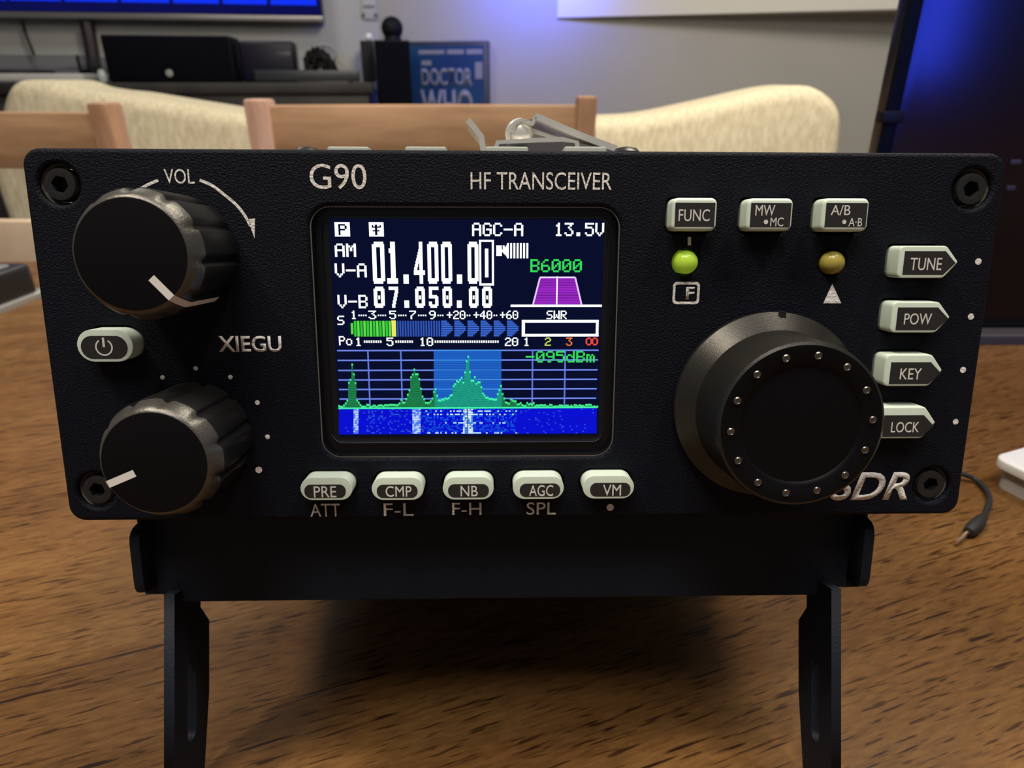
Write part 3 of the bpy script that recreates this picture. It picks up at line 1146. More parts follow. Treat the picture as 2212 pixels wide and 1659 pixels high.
def volume_knob(name, front_px, rpx, base_px, hk, phase, label, ptr):
    fc = P(*front_px, hk)
    bc = fc
    zf = (RM @ Vector((fc.x, fc.y, hk)) - CAM).dot(FWD)
    r = rpx * zf / F
    fl_ = fluted(11, 0.06, phase, hk - 0.0002, -1)
    n = 132
    prof = [(r * 0.985, 0.0003), (r * 0.99, hk * 0.5), (r, hk - 0.0012), (r * 0.995, hk - 0.0006), (r * 0.95, hk - 0.0005)]

    def fl2(a, w, rr):
        return fl_(a, min(w, hk - 0.0003), rr)
    kb = lathe(prof, n, (fc.x, fc.y), fl2)
    # sloped rim up to the flat face
    kb.faces.ensure_lookup_table()
    def fl3(a, w, rr):
        k = max(0.0, min(1.0, (hk + 0.0008 - w) / 0.0014))
        return 1 - (1 - fl_(a, hk - 0.0005, rr)) * k
    kb2 = lathe([(r * 0.985, hk - 0.0006), (r * 0.97, hk - 0.0002), (r * 0.91, hk + 0.0007), (r * 0.845, hk + 0.0014), (r * 0.80, hk + 0.00148)], n, (fc.x, fc.y), fl3)
    kb.faces.ensure_lookup_table()
    ko = obj(name, kb, M_KNOB, radio, angle=30)
    ko['label'] = label
    obj('bevelled_rim', kb2, M_KNOBRIM, ko, angle=50)
    obj('knob_face', lathe([(r * 0.825, hk + 0.0010), (r * 0.825, hk + 0.00149), (r * 0.80, hk + 0.00152)], 96, (fc.x, fc.y)), M_KNOBFACE, ko, angle=30)
    return ko, fc, r


M_KNOBRIM = add_bump(mat('knob_rim_highlight', (0.10, 0.096, 0.086), 0.36), 4000, 0.3, 0.0001)  # black knob's rim, its highlight helped by a brighter base colour
M_KNOBRIM.node_tree.nodes['Principled BSDF'].inputs['Metallic'].default_value = 0.6
VH = 0.0104
vk, vc, vr_ = volume_knob('volume_knob', (298, 550), 143, None, VH, 0.2, 'fluted black knob under VOL with bent white pointer', None)
ek, ec, er_ = volume_knob('function_knob', (347, 992), 134, None, VH, 0.55, 'fluted black knob with short white pointer, under power key', None)


def pointer(parent, c, r, p_in, p_out, w, side=None):
    """painted line on the knob face from p_in to the rim (photo points), then down the side"""
    hf = VH + 0.0015
    a, b = P(*p_in, hf), P(*p_out, hf)
    d = (b - a).normalized()
    nrm = Vector((-d.y, d.x)) * w / 2
    bm = bmesh.new()
    rf = r * 0.83
    # on the face to its edge, over the slope, then down the side wall
    def along(rad):
        # distance along d from c
        oc_ = a - c
        bb = oc_.dot(d); cc = oc_.length_squared - rad * rad
        return a + d * (-bb + math.sqrt(max(bb * bb - cc, 0)))
    st = [(a, hf + 0.00004), (along(rf * 1.0), hf + 0.00006), (along(r * 0.905), VH + 0.0009), (along(r * 0.985), VH - 0.0001)]
    if side: st += [(along(r * 1.004), VH - 0.0006), (along(r * 1.004), VH - side)]
    prev = None
    for p, z in st:
        cur = (bm.verts.new((p.x + nrm.x, p.y + nrm.y, z)), bm.verts.new((p.x - nrm.x, p.y - nrm.y, z)))
        if prev: bm.faces.new((prev[0], cur[0], cur[1], prev[1]))
        prev = cur
    return obj('pointer_line', bm, M_WHITEMARK, parent, smooth=False)


pointer(vk, vc, vr_, (327, 600), (384, 656), 0.00085, 0.0085)
pointer(ek, ec, er_, (291, 1022), (232, 1047), 0.00085, None)

# tuning knob
tfc = P(1738, 918, 0.0113)
tbc = P(1647, 874, 0.0004)
tc_ = (tfc + tbc) / 2
Rb, Rf = 0.01215, 0.00975
tk = obj('tuning_knob', lathe([(Rb * .97, 0.0003), (Rb, 0.0006), (Rb, 0.0014), (0.01035, 0.0033), (0.0101, 0.0036), (0.0099, 0.0060), (0.00985, 0.0105), (0.00972, 0.0111), (0.0094, 0.0113), (0.0093, 0.0092)], 128, tc_), M_TUNE, radio, angle=25)
tk['label'] = 'large round black tuning knob at the right of the panel'
face_b = lathe([(0.0094, 0.0110), (0.0094, 0.01132), (0.0074, 0.01132), (0.0070, 0.0111), (0.0066, 0.01065), (0.0052, 0.0102), (0.003, 0.0099), (0.0004, 0.0098)], 96, tc_)
obj('finger_face', face_b, M_TUNEFACE, tk, angle=40)
for i in range(14):
    a = 2 * math.pi * (i + 0.18) / 14
    c = tc_ + Vector((math.cos(a), math.sin(a))) * 0.00825
    obj('dimple_stud', lathe([(0.00044, 0.01132), (0.00046, 0.01142), (0.00034, 0.01152), (0.00026, 0.01146), (0.0001, 0.0114)], 20, c), M_DIMPLE, tk, angle=30)
nb = P(1685, 674, 0.001)
obj('index_notch', box((nb.x - 0.00035, tc_.y + Rb - 0.0010, 0.0009), (nb.x + 0.00035, tc_.y + Rb + 0.0001, 0.0021)), M_HOLE, tk, smooth=False)

# keys and screw heads on the top edge
for x0, x1 in ((713, 803), (878, 967), (1048, 1140), (1215, 1306)):
    w_ = -0.0095
    a, b = P(x0, 320.5, w_), P(x1, 320.5, w_)
    tk_ = obj('top_key', box((a.x, HH - 0.004, -0.0135), (b.x, a.y, -0.0075), 0.0003), M_TOPKEY, radio)
    tk_['label'] = 'pale key on the top of the case'
for x0 in (659, 1356):
    a = P(x0, 317, -0.0095)
    obj('top_screw', lathe([(0.0019, -0.004), (0.0019, 0), (0.0014, 0.0005), (0.0005, 0.0007)], 24, M=Matrix.Translation((a.x, a.y - 0.0006, -0.0105)) @ Matrix.Rotation(math.radians(-90), 4, 'X')), M_SCREW, radio)

# ---------------------------------------------------------------- folding stand
SW = -0.0062      # plane of the front flange
stand = empty('radio_stand', 'black folding metal stand under the radio, two slotted legs on the table', 'stand', RM)
FT = -HH + 0.0005
fbl, fbr = P(355, 1299, SW), P(1795, 1288, SW)
tl, tr = P(290, 1128, SW), P(1881, 1112, SW)
fb_y = (fbl.y + fbr.y) / 2
fl_l, fl_r = tl.x + 0.0003, tr.x - 0.0003
bl_y = FT + 0.0016
# front flange: lower corners cut back where the tabs fold
cutl, cutr = P(352, 1280, SW).x, P(1797, 1274, SW).x
fl_pts = [(fl_l, fb_y + 0.0012), (cutl, fb_y + 0.0012), (cutl, fb_y), (cutr, fb_y), (cutr, fb_y + 0.0012), (fl_r, fb_y + 0.0012), (fl_r, bl_y - 0.0002), (fl_l, bl_y - 0.0002)]
obj('front_flange', prism(fl_pts, SW - 0.0015, SW, 0.0002), M_STAND, stand, smooth=False)
obj('support_plate', box((-0.0565, FT - 0.0001, -0.075), (0.0565, FT + 0.0015, SW - 0.0016), 0.0003), M_STAND, stand, smooth=False)
# hooked side tabs standing out towards the front
for side, (xa, xb, ya, yb) in (('l', (275, 310, 1147, 1292)), ('r', (1858, 1892, 1132, 1278))):
    fw = SW + 0.0036
    if side == 'l':
        a, b = P(283, 1220, fw).x, P(306, 1220, fw).x
    else:
        a, b = P(1862, 1210, fw).x, P(1885, 1210, fw).x
    top, bot = P(xa, ya, fw).y, P(xb, yb, fw).y
    # side profile in (w, v): rounded tab
    prof = round_poly([(SW - 0.006, top + 0.0002), (fw, top), (fw, bot), (SW - 0.006, bot + 0.0004)], 0.0022)
    tb_ = prism([(p[0], p[1]) for p in prof], 0, abs(b - a), 0.0002, both=True)
    # map: local x->w, y->v, z->u
    Mx = Matrix(((0, 0, 1, min(a, b)), (0, 1, 0, 0), (1, 0, 0, 0), (0, 0, 0, 1)))
    tb_.transform(Mx)
    obj('side_tab', tb_, M_STAND, stand)
# legs: sheet-metal bars edge-on to the camera, in camera-parallel slope down to the table
ZL = 0.0975


def leg(x_out, x_in, y_top, side):
    xo, xi = (x_out - PX) / F * ZL, (x_in - PX) / F * ZL
    top = (y_top - PY) / F * ZL
    # down-distance where it meets the table: z = CAM.z - (down*cos + fwd*sin)
    def down_at(fw): return (0.0998 - fw * math.sin(TILT)) / math.cos(TILT)
    def yy(py): return (py - PY) / F * ZL
    prof = [(ZL, top), (ZL + 0.0082, top), (ZL + 0.0082, yy(1352)), (ZL + 0.0112, yy(1398)), (ZL + 0.0112, yy(1570)), (ZL + 0.0094, down_at(ZL + 0.0094)), (ZL, down_at(ZL))]
    # slot
    sl = rrect(ZL + 0.0040, yy(1452), ZL + 0.0066, yy(1642), 0.0012, 5)
    cu = bpy.data.curves.new('leg', 'CURVE'); cu.dimensions = '2D'; cu.fill_mode = 'BOTH'
    for pts in (prof, sl):
        add_spline(cu, pts)
    th = abs(xi - xo)
    cu.extrude = th / 2
    o = bpy.data.objects.new('leg', cu); C.objects.link(o)
    dg = bpy.context.evaluated_depsgraph_get(); dg.update()
    me = bpy.data.meshes.new_from_object(o.evaluated_get(dg))
    bpy.data.objects.remove(o); bpy.data.curves.remove(cu)
    xm = (xo + xi) / 2
    for v in me.vertices:
        fwd_, dn, lat = v.co.x, v.co.y, v.co.z
        v.co = RMI @ (CAM + RIGHT * (xm + lat) - UP * dn + FWD * fwd_)
    me.materials.clear()
    return link('leg', me, M_STAND, stand, smooth=False)


leg(354, 377, 1284, 'l')
leg(1817, 1796, 1272, 'r')

# ---------------------------------------------------------------- metal clip on top of the radio
CW = -0.030


def cpt(px, py, w=CW):
    p = P(px, py, w)
    return (p.x, p.y)


clip = empty('metal_clip', 'shiny steel spring clip lying on top of the radio', 'clip', RM)
topv = HH - 0.0022 + 0.00005


def strip(name, pts, th, w0, w1, m=M_CHROME):
    """bent metal strip: path in (u,v), given thickness, spanning w0..w1"""
    pts = [Vector(p) for p in pts]
    up_, dn = [], []
    for i, p in enumerate(pts):
        t = (pts[min(i + 1, len(pts) - 1)] - pts[max(0, i - 1)]).normalized()
        n = Vector((-t.y, t.x)) * th / 2
        up_.append(p + n); dn.append(p - n)
    b = prism([tuple(p) for p in up_ + dn[::-1]], w0, w1, 0)
    return obj(name, b, m, clip, angle=40)


x0 = cpt(1050, 318)
y_floor = topv + 0.0006
strip('base_plate', [(cpt(1046, 318)[0], y_floor), (cpt(1075, 313)[0], cpt(1075, 315)[1]), cpt(1150, 311), cpt(1210, 309), (cpt(1240, 313)[0], cpt(1240, 315)[1]), (cpt(1252, 320)[0], y_floor)], 0.0007, CW - 0.007, CW + 0.004)
tabp = [cpt(1053, 318), cpt(1040, 300), cpt(1024, 280), cpt(1012, 266)]
tabp = [(cpt(1056, 318)[0], y_floor)] + tabp[1:]
strip('upright_tab', tabp, 0.0009, CW - 0.006, CW + 0.003)
bump = [(cpt(1098, 312)[0], y_floor + .0012)] + [cpt(*p) for p in ((1097, 300), (1100, 285), (1110, 274), (1124, 267), (1138, 270), (1147, 273), (1151, 267), (1154, 259))]
bump = [(p.x, p.y) for p in spline([(a, b, 0) for a, b in bump], 5)]
strip('spring', bump, 0.0006, CW - 0.006, CW + 0.003)
strip('lever', [cpt(1153, 259), cpt(1165, 262), cpt(1200, 278), cpt(1260, 303), (cpt(1325, 331)[0], cpt(1325, 327)[1])], 0.0010, CW - 0.006, CW + 0.003)
sb = bmesh.new()
bmesh.ops.create_uvsphere(sb, u_segments=24, v_segments=14, radius=0.0024)
cc = cpt(1123, 290)
sb.transform(Matrix.Translation((cc[0], cc[1], CW + 0.0005)))
obj('pivot_barrel', sb, M_CHROME, clip)
strip('lower_lever', [cpt(1146, 285), cpt(1190, 300), cpt(1235, 314), (cpt(1290, 326)[0], cpt(1290, 326)[1])], 0.0006, CW - 0.005, CW + 0.002)

# ---------------------------------------------------------------- things on the table, right
TZ = TABLE_Z
wc = onz(2150, 985, TZ + 0.0085)
ang = math.atan2(0.38, 0.93)
wb = empty('white_plastic_box', 'flat white plastic box with rounded lid, beside the black lead on the table', 'box', Matrix.Translation((wc.x, wc.y, TZ)) @ Matrix.Rotation(ang, 4, 'Z'))
lid_o = rrect(-0.0005, -0.085, 0.075, 0.0005, 0.0035, 6)
obj('base', prism(rrect(0.0012, -0.083, 0.073, -0.0012, 0.003, 6), 0, 0.0062), mat('grey_white_plastic', (0.42, 0.41, 0.38), 0.5), wb)
obj('lid', prism(lid_o, 0.0056, 0.0085, 0.0006, 3, both=True), M_WHITEPL, wb)

lead = empty('cable_lead', 'thin black lead with bare wire tip curling beside the radio', 'cable', Matrix.Translation(onz(2100, 1100, TZ)))
LO = onz(2100, 1100, TZ)


def tpt(px, py, h): return onz(px, py, TZ + h) - LO


path = [tpt(*p) for p in ((1990, 985, 0.0045), (2040, 1008, 0.0035), (2080, 1024, 0.0022), (2108, 1036, 0.0012), (2130, 1058, 0.0012), (2138, 1080, 0.0012), (2130, 1105, 0.0013), (2119, 1124, 0.0016))]
obj('wire', tube(spline(path, 6), 0.00065, 10), M_RUBBER, lead)
obj('sleeve', tube([tpt(2121, 1119, 0.0017), tpt(2112, 1131, 0.0018), tpt(2100, 1143, 0.0018), tpt(2092, 1150, 0.0017)], [0.0011, 0.00165, 0.00165, 0.0012], 14), M_RUBBER, lead)
obj('bare_tip', tube([tpt(2092, 1149, 0.0017), tpt(2086, 1153, 0.0015), tpt(2078, 1163, 0.0012), tpt(2065, 1173, 0.001)], 0.00045, 10), M_COPPER, lead)

# monitor on the right
mon = empty('black_monitor', 'glossy black monitor standing on a grey base at the right of the table', 'monitor', Matrix.Translation((0.30, 0.27, TZ)))
mx0 = at(1931, 170, 0.272).x - 0.30
mbm = prism(rrect(mx0, 0.0055, mx0 + 0.50, 0.34, 0.022, 8), 0, 0.009, 0.0012, 3, both=True)
mbm.transform(Matrix(((1, 0, 0, 0), (0, 0, -1, 0.011), (0, 1, 0, 0), (0, 0, 0, 1))))
obj('housing', mbm, M_GLOSSBLK, mon)
# slim dark bezel strip along its left edge with a little catch
bz = box((mx0 - 0.0006, 0.0006, 0.030), (mx0 + 0.0042, 0.0030, 0.32), 0.0004)
obj('edge_bezel', bz, mat('bezel_navy', (0.003, 0.005, 0.010), 0.7, 0, 0.08), mon)
cp = at(1900, 252, 0.272)
obj('catch', box((mx0 - 0.0022, 0.000, cp.z - TZ - 0.0022), (mx0 + 0.006, 0.006, cp.z - TZ + 0.0020), 0.0006), M_BLACKPL, mon)
for (x0, x1, y0) in ((2181, 2203, 350), (2172, 2190, 406)):
    a, b = at(x0, y0, 0.272), at(x1, y0, 0.272)
    obj('side_button', box((a.x - 0.30, 0.0008, a.z - TZ - 0.0009), (b.x - 0.30, 0.003, a.z - TZ + 0.0009), 0.0003), mat('button_grey', (0.03, 0.03, 0.03), 0.4), mon)
obj('base', prism(rrect(mx0 + 0.012, -0.006, mx0 + 0.46, 0.075, 0.012, 6), 0, 0.0045, 0.0012, 3), mat('base_grey', (0.055, 0.053, 0.05), 0.45, 0.3), mon)

# black box on the left
bx = empty('black_gadget_box', 'low dark box with a silver lower edge at the left of the radio', 'box', Matrix.Translation((-0.237, 0.336, TZ)) @ Matrix.Rotation(math.radians(-6), 4, 'Z'))
obj('body', prism(rrect(-0.16, -0.13, -0.0015, 0, 0.006, 5), 0.003, 0.0165, 0.002, 3), mat('gadget_black', (0.012, 0.012, 0.014), 0.3), bx)
obj('base_rim', prism(rrect(-0.163, -0.133, 0.0015, 0.002, 0.006, 5), 0, 0.003, 0.0006, 2), M_ALU, bx)
obj('top_panel', prism(rrect(-0.155, -0.125, -0.008, -0.006, 0.004, 5), 0.0163, 0.0172, 0.0003), mat('gadget_top_grey', (0.22, 0.21, 0.22), 0.35, 0.4), bx)


# ---------------------------------------------------------------- chairs
def chair(name, label, y, left_px, right_px, ty_l, ty_r, rail_top, rail_bot, has_left=True):
    """ladder-back dining chair seen from its back: px of post tops"""
    a0, a1 = at(left_px[0], ty_l, y), at(left_px[1], ty_l, y)
    b0, b1 = at(right_px[0], ty_r, y), at(right_px[1], ty_r, y)
    cx = (a0.x + b1.x) / 2
    root = empty(name, label, 'chair', Matrix.Translation((cx, y, 0)), 'oak dining chairs across the table')
    def X(v): return v - cx
    def post(p, qv, m):
        w0, w1, zt = X(p.x), X(qv.x), (p.z + qv.z) / 2
        b = box((w0, 0, 0), (w1, 0.035, zt), 0.004)
        for v in b.verts:     # back posts rake a little
            if v.co.z > 0.45: v.co.y -= 0.06 * (v.co.z - 0.45) / 0.4
        return obj('back_post', b, m, root)
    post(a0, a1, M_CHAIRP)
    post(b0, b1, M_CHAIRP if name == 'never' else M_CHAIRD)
    zt = at((left_px[1] + right_px[0]) / 2, rail_top, y - 0.045).z
    zb = at((left_px[1] + right_px[0]) / 2, rail_bot, y - 0.04).z
    xl, xr = X(a1.x) - 0.004, X(b0.x) + 0.004
    r = bmesh.new()
    n = 12
    def rail(z0, z1, nm, yo, m):
        pts = []
        for k in range(n + 1):
            t = k / n
            pts.append((xl + (xr - xl) * t, yo + 0.018 * math.sin(math.pi * t)))
        pts += [(p[0], p[1] + 0.018) for p in pts[::-1]]
        b = prism(pts, z0, z1, 0.003, 2, both=True)
        return obj(nm, b, m, root)
    rail(zb, zt, 'top_rail', -0.048, M_CHAIR)
    zb2 = zb - 0.065
    rail(zb2 - 0.075, zb2, 'lower_rail', -0.032, M_PAD)
    W_ = X(b1.x) - X(a0.x)
    obj('seat', box((X(a0.x) + 0.0, 0.004, 0.43), (X(b1.x), 0.44, 0.46), 0.01), M_CHAIR, root)
    for sx in (X(a0.x), X(b1.x) - 0.035):
        obj('front_leg', box((sx, 0.40, 0), (sx + 0.035, 0.435, 0.431), 0.004), M_CHAIRD, root)
    return root


chair('dining_chair', 'oak dining chair behind the radio, its whole back showing', 0.95, (556, 606), (1240, 1280), 212, 206, 227, 345)
cA = chair('dining_chair', 'oak dining chair at the left edge, only right half of its back showing', 0.88, (-520, -470), (240, 284), 240, 219, 243, 366)

# ---------------------------------------------------------------- sofa
SY = 1.72
sofa = empty('cream_sofa', 'cream fabric sofa behind the chairs, back sagging in the middle', 'sofa', Matrix.Translation((at(900, 200, SY).x, SY, 0)))
sx_ = at(900, 200, SY).x
topl = [(-30, 330), (-2, 270), (8, 225), (20, 192), (40, 175), (75, 172), (112, 176), (150, 189), (200, 197), (250, 202), (348, 218), (450, 234), (540, 248), (700, 262), (900, 268), (1100, 266), (1290, 256), (1400, 249), (1547, 219), (1640, 198), (1700, 187), (1749, 186), (1785, 203), (1808, 228), (1817, 262), (1812, 330)]
tp = [at(a, b, SY) for a, b in topl]
tpv = spline([(p.x - sx_, p.z, 0) for p in tp], 4)
pts = [(p.x, p.y) for p in tpv]
pts += [(pts[-1][0] - 0.03, 0.12), (pts[0][0] + 0.03, 0.12)]
sb_ = prism(pts[::-1], 0, 0.24, 0.035, 5, both=True)
sb_.transform(Matrix(((1, 0, 0, 0), (0, 0, 1, -0.02), (0, 1, 0, 0), (0, 0, 0, 1))))
obj('backrest', sb_, M_SOFA, sofa, angle=60)
xl, xr = pts[0][0], pts[-3][0]
obj('seat_base', box((xl + 0.05, 0.20, 0.12), (xr - 0.05, 0.85, 0.42), 0.03, 3), M_SOFA, sofa)
for ax in (xl + 0.02, xr - 0.20):
    obj('armrest', box((ax, 0.15, 0.12), (ax + 0.18, 0.85, 0.60), 0.04, 3), M_SOFA, sofa)
for ax in (xl + 0.12, xr - 0.12):
    for ay in (0.06, 0.78):
        obj('foot', box((ax - 0.03, ay - 0.03, 0), (ax + 0.03, ay + 0.03, 0.125), 0.004), M_CONSOLE, sofa)

# ---------------------------------------------------------------- television wall
OUT = 0.10
tv = empty('television', 'wide television on the left wall showing bright blue bars', 'television', LM)
tvr, tvl = ll(697, 30, OUT), ll(-330, 30, OUT)
tb0 = ll(350, 43, OUT).y
th_ = 0.72
zb = tb0
obj('housing', box((tvl.x, zb, 0.012), (tvr.x, zb + th_, OUT - 0.001), 0.004), mat('tv_shell', (0.010, 0.010, 0.014), 0.35), tv)
bzm = mat('tv_silver_edge', (0.20, 0.19, 0.19), 0.35, 0.5)
obj('lower_bezel', box((tvl.x, zb + 0.0005, OUT - 0.002), (tvr.x, ll(350, 30, OUT).y, OUT + 0.006), 0.002), bzm, tv)
tvs, tfs, tcs = [], [], []


def tvq(x0, y0, x1, y1, col, z):
    k = len(tvs)
    tvs.extend([(x0, y0, z), (x1, y0, z), (x1, y1, z), (x0, y1, z)])
    tfs.append((k, k + 1, k + 2, k + 3)); tcs.append(col)


sy0 = ll(350, 28, OUT).y
tvq(tvl.x + 0.01, sy0, tvr.x - 0.006, zb + th_ - 0.01, (0.004, 0.005, 0.075), OUT + 0.0005)
nb_ = ll(350, 6, OUT).y
xs = [-330, -215, -100, 20, 138, 260, 371, 478, 581, 688]
for a, b in zip(xs[:-1], xs[1:]):
    xa, xb = ll(a + 4, 10, OUT).x, ll(b - 4, 10, OUT).x
    tvq(xa, nb_, xb, nb_ + 0.055, (0.006, 0.035, 0.95), OUT + 0.001)
tvq(tvl.x + 0.01, nb_ + 0.075, tvr.x - 0.006, nb_ + 0.10, (0.01, 0.15, 0.5), OUT + 0.001)
pixel_mesh('lit_screen', tvs, tfs, tcs, M_TV, tv)
obj('wall_mount', box(((tvl.x + tvr.x) / 2 - 0.2, zb + 0.2, 0.0), ((tvl.x + tvr.x) / 2 + 0.2, zb + 0.5, 0.013)), M_BLACKPL, tv, smooth=False)

# media console
CO = 0.50
con = empty('media_console', 'dark brown wooden media console under the television', 'console', LM)
czt = ll(400, 178, CO).y
cr, cl = ll(806, 200, CO).x, ll(-420, 200, CO).x
obj('top_board', box((cl, czt - 0.045, 0.02), (cr, czt, CO), 0.004), M_CONSOLE, con)
obj('body', box((cl + 0.02, 0.08, 0.03), (cr - 0.02, czt - 0.0455, CO - 0.02), 0.003), M_CONSOLE, con)
for k in range(3):
    a = cl + 0.04 + (cr - cl - 0.08) * k / 3
    d_ = obj('door', box((a + 0.01, 0.12, CO - 0.0205), (a + (cr - cl - 0.08) / 3 - 0.01, czt - 0.08, CO - 0.004), 0.003), M_CONSOLE, con)
    obj('knob', box((a + 0.05, 0.35, CO - 0.0045), (a + 0.07, 0.37, CO + 0.012), 0.003), M_ALU, d_)
for a in (cl + 0.05, cr - 0.11):
    for b_ in (0.06, CO - 0.10):
        obj('foot', box((a, 0, b_), (a + 0.06, 0.081, b_ + 0.06)), M_CONSOLE, con, smooth=False)


def on_console(name, label, cat, x0, x1, ytop, out, depth, m, bev=0.004):
    a, b = ll(x0, ytop, out), ll(x1, ytop, out)
    r = empty(name, label, cat, LM @ Matrix.Translation(((a.x + b.x) / 2, czt, out - depth / 2)))
    w, h = (b.x - a.x) / 2, a.y - czt
    return r, w, h


r, w, h = on_console('centre_speaker', 'wide black centre speaker on the console under the television', 'speaker', 212, 492, 74, 0.42, 0.24, None)
obj('cabinet', box((-w, 0, -0.12), (w, h, 0.105), 0.006), M_SPEAKER, r)
obj('grille', box((-w + 0.004, 0.004, 0.1045), (w - 0.004, h - 0.004, 0.12), 0.004), mat('grille_cloth', (0.0018, 0.002, 0.005), 0.9, 0, 0.1), r)
bd = ll(366, 158, 0.42)
rad_c = LMI @ (r.matrix_world.translation)
obj('badge', lathe([(0.014, 0.1195), (0.014, 0.1225), (0.010, 0.123)], 20, (bd.x - rad_c.x, bd.y - czt)), M_ALU, r)
# turntable
r, w, h = on_console('turntable', 'silver turntable under a clear lid at the left end of the console', 'turntable', -190, 178, 158, 0.44, 0.32, None)
obj('plinth', box((-w, 0.004, -0.16), (w, h, 0.16), 0.006), M_SILVER, r)
obj('platter', lathe([(0.14, h + 0.0002), (0.14, h + 0.012), (0.135, h + 0.014)], 48, M=Matrix.Rotation(math.radians(-90), 4, 'X')), mat('platter_black', (0.03, 0.03, 0.035), 0.4), r)
obj('tonearm', tube([(w - 0.06, h + 0.02, -0.10), (w - 0.07, h + 0.022, 0.05), (w - 0.11, h + 0.018, 0.10)], 0.006, 8), M_ALU, r)
obj('arm_rest', box((w - 0.09, h + 0.0, -0.13), (w - 0.03, h + 0.03, -0.07), 0.004), M_BLACKPL, r)
lt = ll(0, 118, 0.44).y - czt
lid = box((-w + 0.003, h + 0.001, -0.158), (w - 0.003, lt, 0.158), 0.002)
obj('clear_lid', lid, M_LID, r)
eb = box((w - 0.012, h + 0.001, 0.150), (w - 0.002, lt, 0.1595), 0.001)
obj('lid_corner', eb, M_BLACKPL, r)
# ornament glass
r, w, h = on_console('glass_ornament', 'small clear glass ornament between turntable and centre speaker', 'ornament', 203, 224, 150, 0.44, 0.04, None)
obj('glass_body', lathe([(w * .8, 0), (w, h * .3), (w * .9, h * .7), (w * .5, h)], 20, M=Matrix.Rotation(math.radians(-90), 4, 'X')), mat('frosted_glass', (0.40, 0.46, 0.44), 0.2), r)
# black box
r, w, h = on_console('plastic_box', 'square black plastic box right of the centre speaker', 'box', 512, 632, 88, 0.34, 0.16, None)
obj('shell', box((-w, 0, -0.08), (w, h, 0.08), 0.012, 3), mat('navy_black_plastic', (0.005, 0.0045, 0.014), 0.4, 0, 0.3), r)
obj('logo_plate', box((w * 0.35, h * .62, 0.0795), (w * .85, h * .74, 0.0815), 0.001), mat('plate_grey', (0.05, 0.045, 0.07), 0.4), r)
# amplifier slab
r, w, h = on_console('media_player', 'flat dark media player lying at the right end of the console', 'media player', 548, 775, 151, 0.47, 0.09, None)
obj('case', box((-w, 0.003, -0.045), (w, h, 0.045), 0.004), mat('slate_plastic', (0.020, 0.024, 0.032), 0.4), r)
for a in (-w + 0.03, w - 0.05):
    obj('foot', box((a, 0, -0.03), (a + 0.02, 0.004, 0.03)), M_RUBBER, r, smooth=False)
# tangled cables: a dark heap behind the player
r = empty('cable_bundle', 'heap of black cables behind the flat media player', 'cables', LM @ Matrix.Translation((ll(690, 150, 0.24).x, czt, 0.24)))
cb = bmesh.new()
rc = random.Random(3)
wbun = ll(722, 150, 0.24).x - ll(640, 150, 0.24).x
hb_ = ll(690, 104, 0.24).y - czt
for k in range(26):
    ph = rc.random() * 6.28
    ptsb = []
    for i in range(9):
        t = i / 8
        x_ = (-0.36 + 0.95 * t) * wbun
        env_ = max(0.12, 1 - ((t - 0.35) / 0.62) ** 2)
        ptsb.append((x_, 0.008 + hb_ * env_ * (0.25 + 0.72 * abs(math.sin(ph + i * 1.3 + k))), (rc.random() - .5) * 0.06 - 0.02))
    tube(spline(ptsb, 4), 0.0085, 6, bm=cb)
obj('cables', cb, M_BLACKPL, r)
# grey hose curling behind
hose = [ll(676, 112, 0.06), ll(690, 98, 0.06), ll(708, 98, 0.06), ll(722, 108, 0.06), ll(724, 120, 0.06), ll(714, 134, 0.06)]
hs = tube(spline([(p.x, p.y, 0.06) for p in hose], 6), 0.008, 8)
ho = obj('grey_hose', hs, mat('hose_grey', (0.30, 0.31, 0.30), 0.5))
ho.matrix_world = LM
tag(ho, 'grey cable arching against the wall above the black cables', 'cable')
# wires hanging from the television
for wpts, lab in (([(48, 46), (56, 75), (66, 100), (74, 120)], 'thin black wire hanging from television to turntable'), ):
    pp = [ll(a, b, 0.05) for a, b in wpts]
    o = obj('hanging_wire', tube(spline([(p.x, p.y, 0.05) for p in pp], 5), 0.006, 8), M_BLACKPL)
    o.matrix_world = LM
    tag(o, lab, 'wire')
pp = [ll(a, b, 0.055) for a, b in ((186, 46), (195, 90), (204, 150))]
o = obj('cable_cover', tube(spline([(p.x, p.y, 0.055) for p in pp], 5), [0.03] * 10 + [0.03], 8), mat('cover_brown', (0.020, 0.012, 0.014), 0.5))
o.matrix_world = LM
tag(o, 'thick dark cable sleeve running down behind the centre speaker', 'cable cover')

# tower speaker with a ball on it
SO = 0.42
ts = empty('tower_speaker', 'tall black tower speaker between the console and the blue poster', 'speaker', LM @ Matrix.Translation((ll(840, 85, SO).x, 0, SO - 0.13)))
tw0 = ll(810, 130, SO).x - ll(840, 85, SO).x
tw1 = ll(887, 130, SO).x - ll(840, 85, SO).x
sth = ll(840, 86, SO).y
obj('cabinet', box((tw0, 0.02, -0.13), (tw1, sth, 0.12), 0.006), M_SPEAKER, ts)
obj('grille', box((tw0 + 0.004, 0.10, 0.1195), (tw1 - 0.004, sth - 0.006, 0.132), 0.004), mat('tower_cloth', (0.0018, 0.0025, 0.006), 0.9, 0, 0.1), ts)
obj('plinth', box((tw0 - 0.015, 0, -0.14), (tw1 + 0.015, 0.021, 0.14), 0.003), M_SPEAKSIDE, ts)
shl, sw_, shh = on_console('shelf_speaker', 'narrow dark box speaker on the console end, left of the tall tower speaker', 'speaker', 777, 806, 87, 0.20, 0.12, None)
obj('cabinet', box((-sw_, 0.004, -0.06), (sw_, shh, 0.055), 0.004), M_SPEAKSIDE, shl)
